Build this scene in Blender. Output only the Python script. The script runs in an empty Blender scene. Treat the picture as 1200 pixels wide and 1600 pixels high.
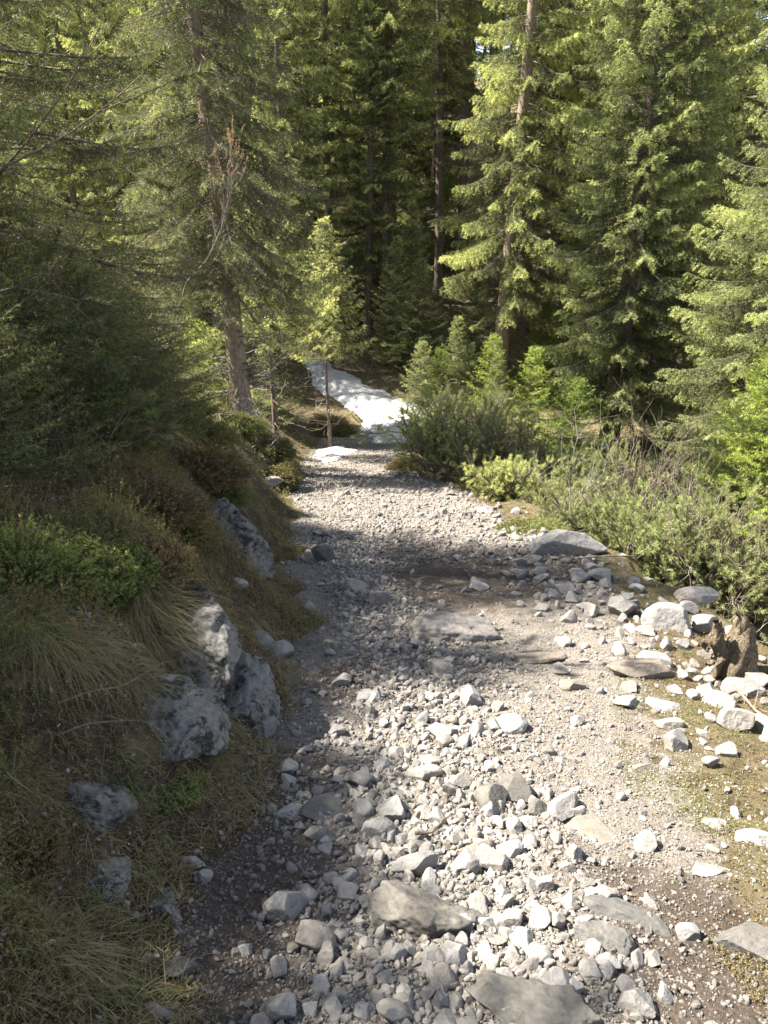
import bpy, math, random
import numpy as np

# ------------------------------------------------------------------ camera, sky, sun, exposure
sc = bpy.context.scene
CAM_H = 1.62
PITCH = math.radians(23.0)
FPX = 1202.0                      # focal length in pixels of the 1200x1600 photograph
cd = bpy.data.cameras.new('camera')
cd.sensor_fit = 'VERTICAL'; cd.sensor_height = 36.0
cd.lens = FPX / 1600.0 * 36.0
cd.clip_start = 0.05; cd.clip_end = 1500
cam = bpy.data.objects.new('camera', cd)
sc.collection.objects.link(cam)
cam.location = (0, 0, CAM_H)
cam.rotation_euler = (math.radians(90) - PITCH, 0, 0)
sc.camera = cam

SUN_EL = math.radians(50)
SUN_AZ = math.radians(-80)        # angle from +Y towards +X of the direction TO the sun
TO_SUN = np.array([math.sin(SUN_AZ) * math.cos(SUN_EL), math.cos(SUN_AZ) * math.cos(SUN_EL), math.sin(SUN_EL)])
w = bpy.data.worlds.new('World'); sc.world = w; w.use_nodes = True
nt = w.node_tree; nt.nodes.clear()
sky = nt.nodes.new('ShaderNodeTexSky'); sky.sky_type = 'NISHITA'; sky.sun_disc = False
sky.sun_elevation = SUN_EL; sky.sun_rotation = SUN_AZ
sky.altitude = 1200; sky.dust_density = 1.2
bg = nt.nodes.new('ShaderNodeBackground'); bg.inputs[1].default_value = 0.076
wo = nt.nodes.new('ShaderNodeOutputWorld')
shs = nt.nodes.new('ShaderNodeHueSaturation'); shs.inputs['Saturation'].default_value = 0.62
nt.links.new(sky.outputs[0], shs.inputs['Color']); nt.links.new(shs.outputs[0], bg.inputs[0]); nt.links.new(bg.outputs[0], wo.inputs[0])
sd = bpy.data.lights.new('sun', 'SUN'); sd.energy = 5.0; sd.angle = math.radians(0.55); sd.color = (1.0, 0.94, 0.84)
sun = bpy.data.objects.new('sun', sd); sc.collection.objects.link(sun)
from mathutils import Vector, Matrix
sun.rotation_euler = Vector(TO_SUN).to_track_quat('Z', 'Y').to_euler()
sun.location = (-10, 5, 30)
sc.view_settings.view_transform = 'Standard'; sc.view_settings.look = 'None'
sc.view_settings.exposure = 2.38; sc.view_settings.gamma = 1.0
sc.cycles.max_bounces = 5; sc.cycles.diffuse_bounces = 3; sc.cycles.glossy_bounces = 1
sc.cycles.transmission_bounces = 3; sc.cycles.transparent_max_bounces = 4
sc.cycles.caustics_reflective = False; sc.cycles.caustics_refractive = False
sc.cycles.sample_clamp_indirect = 4.0

# ------------------------------------------------------------------ numeric helpers
def hash3(i, j, k, s):
    n = (i * 374761393 + j * 668265263 + k * 2147483647 + s * 974711) & 0xFFFFFFFF
    n = ((n ^ (n >> 13)) * 1274126177) & 0xFFFFFFFF
    n = ((n ^ (n >> 16)) * 2246822519) & 0xFFFFFFFF
    return ((n ^ (n >> 15)) & 0xFFFFFF) / float(0xFFFFFF)

def noise3(p, s=0):
    p = np.asarray(p, dtype=np.float64)
    i = np.floor(p).astype(np.int64); f = p - i; f = f * f * (3 - 2 * f)
    r = 0
    for a in (0, 1):
        for b in (0, 1):
            for c in (0, 1):
                wgt = (f[..., 0] if a else 1 - f[..., 0]) * (f[..., 1] if b else 1 - f[..., 1]) * (f[..., 2] if c else 1 - f[..., 2])
                r = r + wgt * hash3(i[..., 0] + a, i[..., 1] + b, i[..., 2] + c, s)
    return r * 2 - 1

def fbm(p, octv=4, s=0, gain=0.5):
    p = np.asarray(p, dtype=np.float64); r = 0; a = 1.0; t = 0
    for o in range(octv):
        r = r + a * noise3(p * (2.03 ** o) + 17.3 * o, s + o); t += a; a *= gain
    return r / t

def fbm2(x, y, sc_, octv=4, s=0):
    x = np.asarray(x, float); y = np.asarray(y, float)
    return fbm(np.stack([x * sc_, y * sc_, np.zeros_like(x)], -1), octv, s)

def sstep(a, b, x):
    t = np.clip((x - a) / (b - a), 0, 1); return t * t * (3 - 2 * t)

def unit(v):
    return v / np.maximum(np.linalg.norm(v, axis=-1, keepdims=True), 1e-9)

# ------------------------------------------------------------------ terrain
CP, SP = math.cos(PITCH), math.sin(PITCH)
def ray(u, v):
    a = (u - 600) / FPX; b = (800 - v) / FPX
    return np.array([a, CP + b * SP, -SP + b * CP])

def plane_pt(u, v, s=0.24):
    d = ray(u, v); t = CAM_H / (-d[2] - s * d[1])
    return d[0] * t, d[1] * t

LE = [(290, 1600), (335, 1450), (385, 1300), (425, 1150), (455, 1050), (470, 980), (468, 900), (455, 820), (460, 760), (478, 720), (500, 697)]
RE = [(1290, 1600), (1130, 1400), (1040, 1250), (1010, 1130), (1010, 1000), (960, 930), (880, 860), (790, 805), (700, 762), (650, 725), (622, 700)]
LP = sorted([plane_pt(*p) for p in LE], key=lambda q: q[1]); RP = sorted([plane_pt(*p) for p in RE], key=lambda q: q[1])
LX = np.array([p[0] for p in LP]); LY = np.array([p[1] for p in LP])
RX = np.array([p[0] for p in RP]); RY = np.array([p[1] for p in RP])
def xl(Y):
    Y = np.asarray(Y, float); return np.interp(Y, LY, LX) + 0.10 * np.sin(Y * 2.3 + 1) * np.sin(Y * .9) + 0.06 * np.sin(Y * 6.1) + 0.03 * np.sin(Y * 14.3 + 2)
def xr(Y): return np.interp(Y, RY, RX)

_by = np.array([-12, 0, 20, 23, 26, 28, 30, 33, 36, 39, 46, 60, 80, 110, 160, 260])
_bz = np.array([1.6, 0, -4.75, -5.0, -4.7, -4.2, -3.3, -2.1, -1.2, -0.7, 0.6, 4.2, 9.0, 13.5, 18.0, 20.0])
def zfun(x, y, micro=True):
    x = np.asarray(x, float); y = np.asarray(y, float)
    ye = y - 0.10 * np.clip(x - 3, 0, 40) * sstep(20, 26, y)
    z = np.interp(ye, _by, _bz)
    k = 0.9
    z = (z + np.interp(ye - k, _by, _bz) + np.interp(ye + k, _by, _bz)) / 3
    wob = 0.12 * fbm2(y, 0 * y + 3.1, 0.9, 3, 5)
    ul = xl(y) + wob - x
    hb = np.interp(y, [-4, 1.5, 3, 5, 9, 12.5, 16, 20, 24, 30], [0.85, 0.75, 0.85, 1.0, 1.05, 0.95, 0.75, 0.4, 0.1, 0.0])
    wb = np.interp(y, [0, 3, 5, 9, 13, 20], [0.95, 0.95, 1.0, 1.15, 1.2, 1.4])
    z = z + hb * sstep(0, 1, np.clip(ul, 0, None) / wb) ** 0.9 + 0.28 * np.clip(ul - 0.8, 0, 14) * np.interp(y, [20, 32], [1, 0.25])
    ur = x - xr(y) - wob
    dr = np.interp(y, [0, 2.5, 4, 6, 10, 14, 18, 22], [0.35, 0.45, 0.9, 1.2, 1.2, 0.9, 0.3, 0.0])
    sh = np.interp(y, [2, 4, 6, 12], [1.1, 0.7, 0.35, 0.5])
    z = z - dr * sstep(0, 1, (ur - sh) / 1.5) + 0.05 * np.clip(ur - 6, 0, 20) * sstep(22, 30, y)
    off = sstep(-0.1, 0.7, np.maximum(ul, ur))
    far = sstep(14, 30, y)
    z = z + off * (0.16 * fbm2(x, y, 0.8, 3, 11) + 0.07 * fbm2(x, y, 2.6, 3, 12)) + far * 0.5 * fbm2(x, y, 0.16, 3, 13)
    if micro:
        z = z + 0.035 * fbm2(x, y, 2.2, 3, 21) + 0.012 * fbm2(x, y, 9.0, 3, 22) * (1 + off)
    return z

def hit(u, v, tmax=200):
    d = ray(u, v); t = np.concatenate([np.arange(0.8, 12, 0.02), np.arange(12, tmax, 0.1)])
    X = d[0] * t; Y = d[1] * t; Z = CAM_H + d[2] * t
    g = zfun(X, Y) >= Z
    i = int(np.argmax(g)) if g.any() else len(t) - 1
    return float(X[i]), float(Y[i]), float(zfun(X[i], Y[i]))

def at(u, v, Y):
    d = ray(u, v); t = Y / d[1]
    return np.array([d[0] * t, Y, CAM_H + d[2] * t])

# ------------------------------------------------------------------ object helpers
COL = sc.collection
def mesh(name, V, F, mat, parent=None, tint=None, smooth=False, extra=None):
    """F: list of index arrays, each (n,3) or (n,4)"""
    me = bpy.data.meshes.new(name)
    V = np.asarray(V, dtype=np.float32); F = [np.asarray(f, dtype=np.int32) for f in F if len(f)]
    me.vertices.add(len(V)); me.vertices.foreach_set('co', V.ravel())
    li = np.concatenate([f.ravel() for f in F]); tot = np.concatenate([np.full(len(f), f.shape[1], np.int32) for f in F])
    me.loops.add(len(li)); me.loops.foreach_set('vertex_index', li)
    me.polygons.add(len(tot)); st = np.concatenate([[0], np.cumsum(tot)[:-1]]).astype(np.int32)
    me.polygons.foreach_set('loop_start', st)
    me.polygons.foreach_set('use_smooth', np.full(len(tot), bool(smooth)))
    me.update(calc_edges=True)
    if tint is not None:
        a = me.attributes.new('tint', 'FLOAT', 'POINT'); a.data.foreach_set('value', np.asarray(tint, np.float32))
    for k, val in (extra or {}).items():
        a = me.attributes.new(k, 'FLOAT', 'POINT'); a.data.foreach_set('value', np.asarray(val, np.float32))
    me.materials.append(mat)
    o = bpy.data.objects.new(name, me); COL.objects.link(o)
    if parent is not None: o.parent = parent
    return o

def tag(o, label=None, cat=None, group=None, kind=None):
    if label: o['label'] = label
    if cat: o['category'] = cat
    if group: o['group'] = group
    if kind: o['kind'] = kind
    return o

def empty(name, loc=(0, 0, 0), rz=0.0):
    o = bpy.data.objects.new(name, None); o.empty_display_size = 0.2
    o.location = loc; o.rotation_euler = (0, 0, rz); COL.objects.link(o); return o

def dup(root, loc, rot=(0, 0, 0), scale=1.0, label=None, group=None):
    r = root.copy(); COL.objects.link(r); r.location = loc; r.rotation_euler = rot
    r.scale = (scale,) * 3 if not hasattr(scale, '__len__') else scale
    if label: r['label'] = label
    if group: r['group'] = group
    for ch in list(root.children):
        c = ch.copy(); COL.objects.link(c); c.parent = r
    return r

# ------------------------------------------------------------------ materials
def newmat(name):
    m = bpy.data.materials.new(name); m.use_nodes = True
    n = m.node_tree; n.nodes.clear(); return m, n
def N(n, t, **kw):
    x = n.nodes.new(t)
    for k, v in kw.items():
        if k in ('loc',): continue
        if hasattr(x, k): setattr(x, k, v)
        else: x.inputs[k.replace('_', ' ')].default_value = v
    return x
def L(n, a, b): n.links.new(a, b)
def ramp(n, fac, stops, interp='LINEAR'):
    r = n.nodes.new('ShaderNodeValToRGB'); r.color_ramp.interpolation = interp
    e = r.color_ramp.elements
    while len(e) < len(stops): e.new(0.5)
    for i, (p, c) in enumerate(stops):
        e[i].position = p; e[i].color = tuple(c) + (1,) if len(c) == 3 else c
    L(n, fac, r.inputs[0]); return r
def noise(n, scale, detail=4, rough=0.55, vec=None, dist=0.0):
    t = n.nodes.new('ShaderNodeTexNoise'); t.inputs['Scale'].default_value = scale
    t.inputs['Detail'].default_value = detail; t.inputs['Roughness'].default_value = rough
    t.inputs['Distortion'].default_value = dist
    if vec is not None: L(n, vec, t.inputs['Vector'])
    return t
def mixc(n, fac, a, b, mode='MIX'):
    m = n.nodes.new('ShaderNodeMix'); m.data_type = 'RGBA'; m.blend_type = mode
    for sock, val in ((m.inputs[0], fac), (m.inputs[6], a), (m.inputs[7], b)):
        if hasattr(val, 'node'): L(n, val, sock)
        elif isinstance(val, (tuple, list)): sock.default_value = tuple(val) + (1,) if len(val) == 3 else val
        else: sock.default_value = val
    return m.outputs[2]
def maprange(n, val, a, b, c=0, d=1):
    m = n.nodes.new('ShaderNodeMapRange'); L(n, val, m.inputs[0])
    for i, q in enumerate((a, b, c, d)): m.inputs[i + 1].default_value = q
    return m.outputs[0]
def math_(n, op, a, b):
    m = n.nodes.new('ShaderNodeMath'); m.operation = op
    for i, q in enumerate((a, b)):
        if hasattr(q, 'node'): L(n, q, m.inputs[i])
        else: m.inputs[i].default_value = q
    return m.outputs[0]
def finish(n, col, rough=0.85, bump=None, bstr=0.5, bdist=0.02, spec=0.3):
    p = n.nodes.new('ShaderNodeBsdfPrincipled'); o = n.nodes.new('ShaderNodeOutputMaterial')
    if hasattr(col, 'node'): L(n, col, p.inputs['Base Color'])
    else: p.inputs['Base Color'].default_value = tuple(col) + (1,)
    p.inputs['Roughness'].default_value = rough; p.inputs['Specular IOR Level'].default_value = spec
    if bump is not None:
        b = n.nodes.new('ShaderNodeBump'); b.inputs['Strength'].default_value = bstr; b.inputs['Distance'].default_value = bdist
        L(n, bump, b.inputs['Height']); L(n, b.outputs[0], p.inputs['Normal'])
    L(n, p.outputs[0], o.inputs[0]); return p

def foliage_mat(name, stops, trans=0.35, objvar=0.25, spec=0.25, rough=0.5):
    """colour from the per-piece tint attribute; leaves let some light through"""
    m, n = newmat(name)
    at_ = N(n, 'ShaderNodeAttribute', attribute_name='tint')
    r = ramp(n, at_.outputs['Fac'], stops)
    oi = n.nodes.new('ShaderNodeObjectInfo')
    hs = n.nodes.new('ShaderNodeHueSaturation')
    L(n, r.outputs[0], hs.inputs['Color'])
    L(n, maprange(n, oi.outputs['Random'], 0, 1, 1 - objvar, 1 + objvar), hs.inputs['Value'])
    L(n, maprange(n, oi.outputs['Random'], 0, 1, 0.512, 0.488), hs.inputs['Hue'])
    p = n.nodes.new('ShaderNodeBsdfPrincipled'); p.inputs['Roughness'].default_value = rough
    p.inputs['Specular IOR Level'].default_value = spec
    L(n, hs.outputs[0], p.inputs['Base Color'])
    t = n.nodes.new('ShaderNodeBsdfTranslucent'); L(n, mixc(n, 1.0, hs.outputs[0], (1.0, 1.0, 0.55), 'MULTIPLY'), t.inputs[0])
    mx = n.nodes.new('ShaderNodeMixShader'); mx.inputs[0].default_value = trans
    L(n, p.outputs[0], mx.inputs[1]); L(n, t.outputs[0], mx.inputs[2])
    o = n.nodes.new('ShaderNodeOutputMaterial'); L(n, mx.outputs[0], o.inputs[0])
    return m

M = {}
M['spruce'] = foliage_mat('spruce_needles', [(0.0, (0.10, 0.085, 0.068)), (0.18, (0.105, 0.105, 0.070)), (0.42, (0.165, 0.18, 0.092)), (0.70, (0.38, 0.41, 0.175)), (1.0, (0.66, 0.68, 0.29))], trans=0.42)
M['dull'] = foliage_mat('dull_spruce_needles', [(0.0, (0.12, 0.10, 0.085)), (0.3, (0.12, 0.12, 0.08)), (0.65, (0.21, 0.23, 0.12)), (1.0, (0.52, 0.55, 0.23))], trans=0.38, objvar=.05)
M['young'] = foliage_mat('young_spruce_needles', [(0.0, (0.09, 0.075, 0.04)), (0.3, (0.13, 0.18, 0.045)), (1.0, (0.30, 0.38, 0.08))], trans=0.42)
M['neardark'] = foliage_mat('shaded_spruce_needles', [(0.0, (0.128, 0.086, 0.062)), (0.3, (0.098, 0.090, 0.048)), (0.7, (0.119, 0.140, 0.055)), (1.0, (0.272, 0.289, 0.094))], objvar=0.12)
M['pine'] = foliage_mat('pine_needles', [(0.0, (0.19, 0.165, 0.09)), (0.35, (0.21, 0.235, 0.11)), (0.75, (0.34, 0.38, 0.15)), (1.0, (0.48, 0.52, 0.19))], trans=0.35, objvar=0.2)
M['herb'] = foliage_mat('ground_leaves', [(0.0, (0.111, 0.072, 0.043)), (0.25, (0.212, 0.153, 0.085)), (0.5, (0.221, 0.187, 0.076)), (0.75, (0.145, 0.162, 0.060)), (1.0, (0.187, 0.230, 0.072))], trans=0.3, objvar=0.1, spec=0.15)
M['moss'] = foliage_mat('moss_tufts', [(0.0, (0.108, 0.068, 0.038)), (0.3, (0.180, 0.133, 0.072)), (0.55, (0.216, 0.179, 0.093)), (0.8, (0.173, 0.167, 0.076)), (1.0, (0.202, 0.236, 0.085))], trans=0.3, objvar=0.0, spec=0.1)
M['grass'] = foliage_mat('dry_grass', [(0.0, (0.120, 0.072, 0.036)), (0.35, (0.240, 0.176, 0.096)), (0.65, (0.304, 0.248, 0.136)), (0.85, (0.160, 0.176, 0.064)), (1.0, (0.104, 0.160, 0.048))], trans=0.3, objvar=0.1, spec=0.2)

M['rust'] = foliage_mat('rusty_dry_leaves', [(0, (.30, .14, .10)), (1, (.45, .27, .21))], objvar=0)
M['litter'] = foliage_mat('dead_leaves', [(0, (.09, .05, .03)), (.5, (.22, .14, .09)), (.85, (.36, .27, .20)), (1, (.5, .44, .38))], objvar=0)
def bark_mat(name, c1, c2, c3, sc_=1.0):
    m, n = newmat(name)
    tc = n.nodes.new('ShaderNodeTexCoord'); mp = n.nodes.new('ShaderNodeMapping')
    L(n, tc.outputs['Object'], mp.inputs[0]); mp.inputs['Scale'].default_value = (1, 1, 0.45)
    a = noise(n, 28 * sc_, 6, 0.7, mp.outputs[0], 0.6); b = noise(n, 4 * sc_, 4, 0.6, tc.outputs['Object'])
    col = ramp(n, a.outputs['Fac'], [(0.3, c1), (0.5, c2), (0.72, c3)]).outputs[0]
    col = mixc(n, maprange(n, b.outputs['Fac'], 0.55, 0.75), col, (0.16, 0.17, 0.13))
    finish(n, col, 0.9, a.outputs['Fac'], 1.0, 0.03, 0.15)
    return m
M['bark'] = bark_mat('spruce_bark', (0.055, 0.040, 0.032), (0.16, 0.125, 0.10), (0.27, 0.22, 0.18))
M['bark_lit'] = bark_mat('sunlit_grey_bark', (0.085, 0.062, 0.045), (0.25, 0.195, 0.145), (0.36, 0.30, 0.235))  # paler copy of the spruce bark, sunlight on the trunks put into its colour
M['twig'] = bark_mat('twig_bark', (0.10, 0.08, 0.062), (0.20, 0.165, 0.13), (0.30, 0.26, 0.21), 1.5)
M['deadwood'] = bark_mat('dead_wood', (0.16, 0.14, 0.12), (0.30, 0.27, 0.235), (0.42, 0.38, 0.33), 1.5)

def ground_mat():
    m, n = newmat('ground_soil')
    tc = n.nodes.new('ShaderNodeTexCoord'); P = tc.outputs['Object']
    tr = N(n, 'ShaderNodeAttribute', attribute_name='trail').outputs['Fac']
    so = N(n, 'ShaderNodeAttribute', attribute_name='soil').outputs['Fac']
    mo = N(n, 'ShaderNodeAttribute', attribute_name='moss').outputs['Fac']
    n1 = noise(n, 9, 6, 0.65, P); n2 = noise(n, 60, 5, 0.7, P); n3 = noise(n, 1.3, 4, 0.6, P); n4 = noise(n, 260, 3, 0.7, P)
    v = n.nodes.new('ShaderNodeTexVoronoi'); v.inputs['Scale'].default_value = 75; L(n, P, v.inputs['Vector'])
    v2 = n.nodes.new('ShaderNodeTexVoronoi'); v2.inputs['Scale'].default_value = 190; L(n, P, v2.inputs['Vector'])
    # gravel: pale grit over dark soil
    grit = mixc(n, 0.5, ramp(n, v.outputs['Color'], [(0.0, (0.135, 0.115, 0.096)), (0.5, (0.225, 0.20, 0.172)), (1.0, (0.30, 0.275, 0.243))]).outputs[0],
                ramp(n, v2.outputs['Color'], [(0.0, (0.125, 0.10, 0.078)), (1.0, (0.28, 0.245, 0.205))]).outputs[0])
    soil = ramp(n, n2.outputs['Fac'], [(0.3, (0.040, 0.030, 0.024)), (0.6, (0.11, 0.085, 0.065)), (0.8, (0.24, 0.20, 0.165))]).outputs[0]
    s0 = math_(n, 'ADD', so, maprange(n, n2.outputs['Fac'], 0.2, 0.8, -0.45, 0.45))
    s1 = math_(n, 'ADD', s0, maprange(n, n1.outputs['Fac'], 0.25, 0.75, -0.3, 0.3))
    gcol = mixc(n, maprange(n, s1, 0.35, 0.65), grit, soil)
    # forest floor: litter, moss
    lit = ramp(n, n2.outputs['Fac'], [(0.25, (0.025, 0.019, 0.014)), (0.5, (0.065, 0.048, 0.030)), (0.75, (0.15, 0.115, 0.07))]).outputs[0]
    mos = ramp(n, n1.outputs['Fac'], [(0.25, (0.070, 0.056, 0.030)), (0.5, (0.125, 0.100, 0.055)), (0.75, (0.20, 0.165, 0.10))]).outputs[0]
    mm = math_(n, 'ADD', mo, maprange(n, n1.outputs['Fac'], 0.25, 0.75, -0.5, 0.5))
    fcol = mixc(n, maprange(n, mm, 0.35, 0.65), lit, mos)
    tt = math_(n, 'ADD', tr, maprange(n, n1.outputs['Fac'], 0.25, 0.75, -0.35, 0.35))
    col = mixc(n, maprange(n, tt, 0.42, 0.58), fcol, gcol)
    h = math_(n, 'ADD', math_(n, 'MULTIPLY', v.outputs['Distance'], -0.6), n4.outputs['Fac'])
    finish(n, col, 0.92, h, 1.0, 0.012, 0.2)
    return m
M['ground'] = ground_mat()

def stone_mat(name, base, dark, lichen=None, lam=(0.5, 0.62), var=0.18, scale=1.0, coords='Object', stain=(0.30, 0.23, 0.16), attr=False):
    m, n = newmat(name)
    tc = n.nodes.new('ShaderNodeTexCoord'); P = tc.outputs[coords]
    oi = n.nodes.new('ShaderNodeObjectInfo')
    if coords == 'Object':
        ad = n.nodes.new('ShaderNodeVectorMath'); ad.operation = 'ADD'; L(n, P, ad.inputs[0])
        mu = n.nodes.new('ShaderNodeVectorMath'); mu.operation = 'SCALE'; L(n, oi.outputs['Location'], mu.inputs[0]); mu.inputs['Scale'].default_value = 3.0
        L(n, mu.outputs[0], ad.inputs[1]); P = ad.outputs[0]
    a = noise(n, 22 * scale, 6, 0.68, P, 0.4); b = noise(n, 90 * scale, 4, 0.7, P); c = noise(n, 6 * scale, 5, 0.65, P, 0.5)
    col = ramp(n, a.outputs['Fac'], [(0.28, dark), (0.5, base), (0.75, tuple(min(1, q * 1.22) for q in base))]).outputs[0]
    col = mixc(n, maprange(n, b.outputs['Fac'], 0.35, 0.75, 0.0, 0.35), col, tuple(q * 0.5 for q in base))
    col = mixc(n, maprange(n, c.outputs['Fac'], 0.58, 0.75, 0, 0.35), col, stain)
    hgt = a.outputs['Fac']
    if lichen:
        d = noise(n, 3.2 * scale, 8, 0.72, P, 1.2); e = noise(n, 14 * scale, 6, 0.75, P, 0.8)
        f = math_(n, 'ADD', math_(n, 'MULTIPLY', d.outputs['Fac'], 0.55), math_(n, 'MULTIPLY', e.outputs['Fac'], 0.45))
        col = mixc(n, maprange(n, f, lam[0], lam[1]), col, lichen)
        hgt = f
    if name == 'lichen_limestone':
        vr = n.nodes.new('ShaderNodeTexVoronoi'); vr.feature = 'DISTANCE_TO_EDGE'; vr.inputs['Scale'].default_value = 7 * scale
        wv = n.nodes.new('ShaderNodeVectorMath'); wv.operation = 'MULTIPLY_ADD'; L(n, a.outputs['Color'], wv.inputs[0]); wv.inputs[1].default_value = (.25, .25, .25); L(n, P, wv.inputs[2])
        L(n, wv.outputs[0], vr.inputs['Vector']); cr = maprange(n, vr.outputs['Distance'], 0.0, 0.022, 0.35, 1.0)
        col = mixc(n, cr, (0.03, 0.026, 0.022), col); hgt = math_(n, 'ADD', math_(n, 'MULTIPLY', cr, 0.35), hgt)
    hs = n.nodes.new('ShaderNodeHueSaturation'); L(n, col, hs.inputs['Color'])
    rnd = N(n, 'ShaderNodeAttribute', attribute_name='tint').outputs['Fac'] if attr else oi.outputs['Random']
    L(n, maprange(n, rnd, 0, 1, 1 - var, 1 + var), hs.inputs['Value'])
    r2 = math_(n, 'FRACT', math_(n, 'MULTIPLY', rnd, 7.31), 0)
    L(n, maprange(n, r2, 0, 1, 0.55, 1.15), hs.inputs['Saturation'])
    finish(n, hs.outputs[0], 0.82, hgt, 0.7, 0.012 / scale ** 0.5, 0.3)
    return m
M['stone'] = stone_mat('pale_limestone', (0.224, 0.206, 0.182), (0.133, 0.120, 0.103), scale=1.4)
M['pebble'] = stone_mat('gravel_stone', (0.221, 0.198, 0.171), (0.126, 0.108, 0.090), scale=1.6, var=0.42, attr=True)
M['slab'] = stone_mat('weathered_grey_slab', (0.105, 0.098, 0.086), (0.045, 0.041, 0.036), (0.165, 0.15, 0.125), (0.52, 0.66), scale=1.2)
M['tanslab'] = stone_mat('tan_slab', (0.169, 0.144, 0.115), (0.108, 0.090, 0.072), scale=1.0, var=0.08)
M['outcrop'] = stone_mat('lichen_limestone', (0.156, 0.147, 0.129), (0.078, 0.070, 0.061), (0.028, 0.026, 0.023), (0.495, 0.545), scale=1.7, var=0.06)
M['snow'] = None
def snow_mat():
    m, n = newmat('old_snow')
    tc = n.nodes.new('ShaderNodeTexCoord'); P = tc.outputs['Object']
    a = noise(n, 2.2, 5, 0.6, P); b = noise(n, 14, 5, 0.7, P); c = noise(n, 34, 3, 0.7, P)
    col = ramp(n, a.outputs['Fac'], [(0.3, (0.50, 0.49, 0.47)), (0.6, (0.66, 0.66, 0.66))]).outputs[0]
    col = mixc(n, maprange(n, c.outputs['Fac'], 0.60, 0.68, 0, 0.75), col, (0.22, 0.17, 0.12))
    finish(n, col, 0.6, math_(n, 'ADD', b.outputs['Fac'], a.outputs['Fac']), 0.9, 0.12, 0.3)
    return m
M['snow'] = snow_mat()

# ------------------------------------------------------------------ builders for wood, needles, stones
def tubes(paths, sides=5, close=False):
    """paths: list of (pts (k,3), radii (k,)) -> V, F"""
    VV = []; FF = []; off = 0
    for pts, rad in paths:
        pts = np.asarray(pts, float); k = len(pts); rad = np.asarray(rad, float)
        d = unit(np.gradient(pts, axis=0)); ref = np.array([0.0, 0.0, 1.0]) if abs(d[0, 2]) < 0.8 else np.array([1.0, 0.0, 0.0])
        a = unit(np.cross(d, ref)); b = np.cross(d, a)
        th = np.arange(sides) / sides * 2 * np.pi
        ring = pts[:, None, :] + rad[:, None, None] * (np.cos(th)[None, :, None] * a[:, None, :] + np.sin(th)[None, :, None] * b[:, None, :])
        VV.append(ring.reshape(-1, 3))
        i = np.arange(k - 1)[:, None] * sides; j = np.arange(sides)[None, :]; j2 = (j + 1) % sides
        FF.append((np.stack([i + j, i + j2, i + sides + j2, i + sides + j], -1).reshape(-1, 4) + off))
        off += k * sides
    return np.concatenate(VV), np.concatenate(FF)

def needles(P0, P1, T, dens, nl, nw, rng, fwd=0.7, jit=0.25, thin=False):
    """small needle triangles set around every twig piece; T: tint per piece"""
    ln = np.linalg.norm(P1 - P0, axis=1); cnt = np.floor(ln * dens + rng.random(len(ln))).astype(int)
    idx = np.repeat(np.arange(len(ln)), cnt); n = len(idx)
    t = rng.random(n)[:, None]; ax = unit(P1 - P0)[idx]
    pos = P0[idx] * (1 - t) + P1[idx] * t
    r = rng.normal(size=(n, 3)); r -= (r * ax).sum(1, keepdims=True) * ax; r = unit(r)
    d = unit(ax * fwd + r)
    l = nl * (1 + jit * rng.normal(size=(n, 1)))
    wv = unit(np.cross(d, rng.normal(size=(n, 3)))) * nw * 0.5
    V = np.stack([pos - wv, pos + wv, pos + d * l], 1).reshape(-1, 3)
    F = np.arange(n * 3).reshape(-1, 3)
    tt = np.clip(T[idx] + 0.10 * rng.normal(size=n), 0, 1)
    return V, F, np.repeat(tt, 3)

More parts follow.
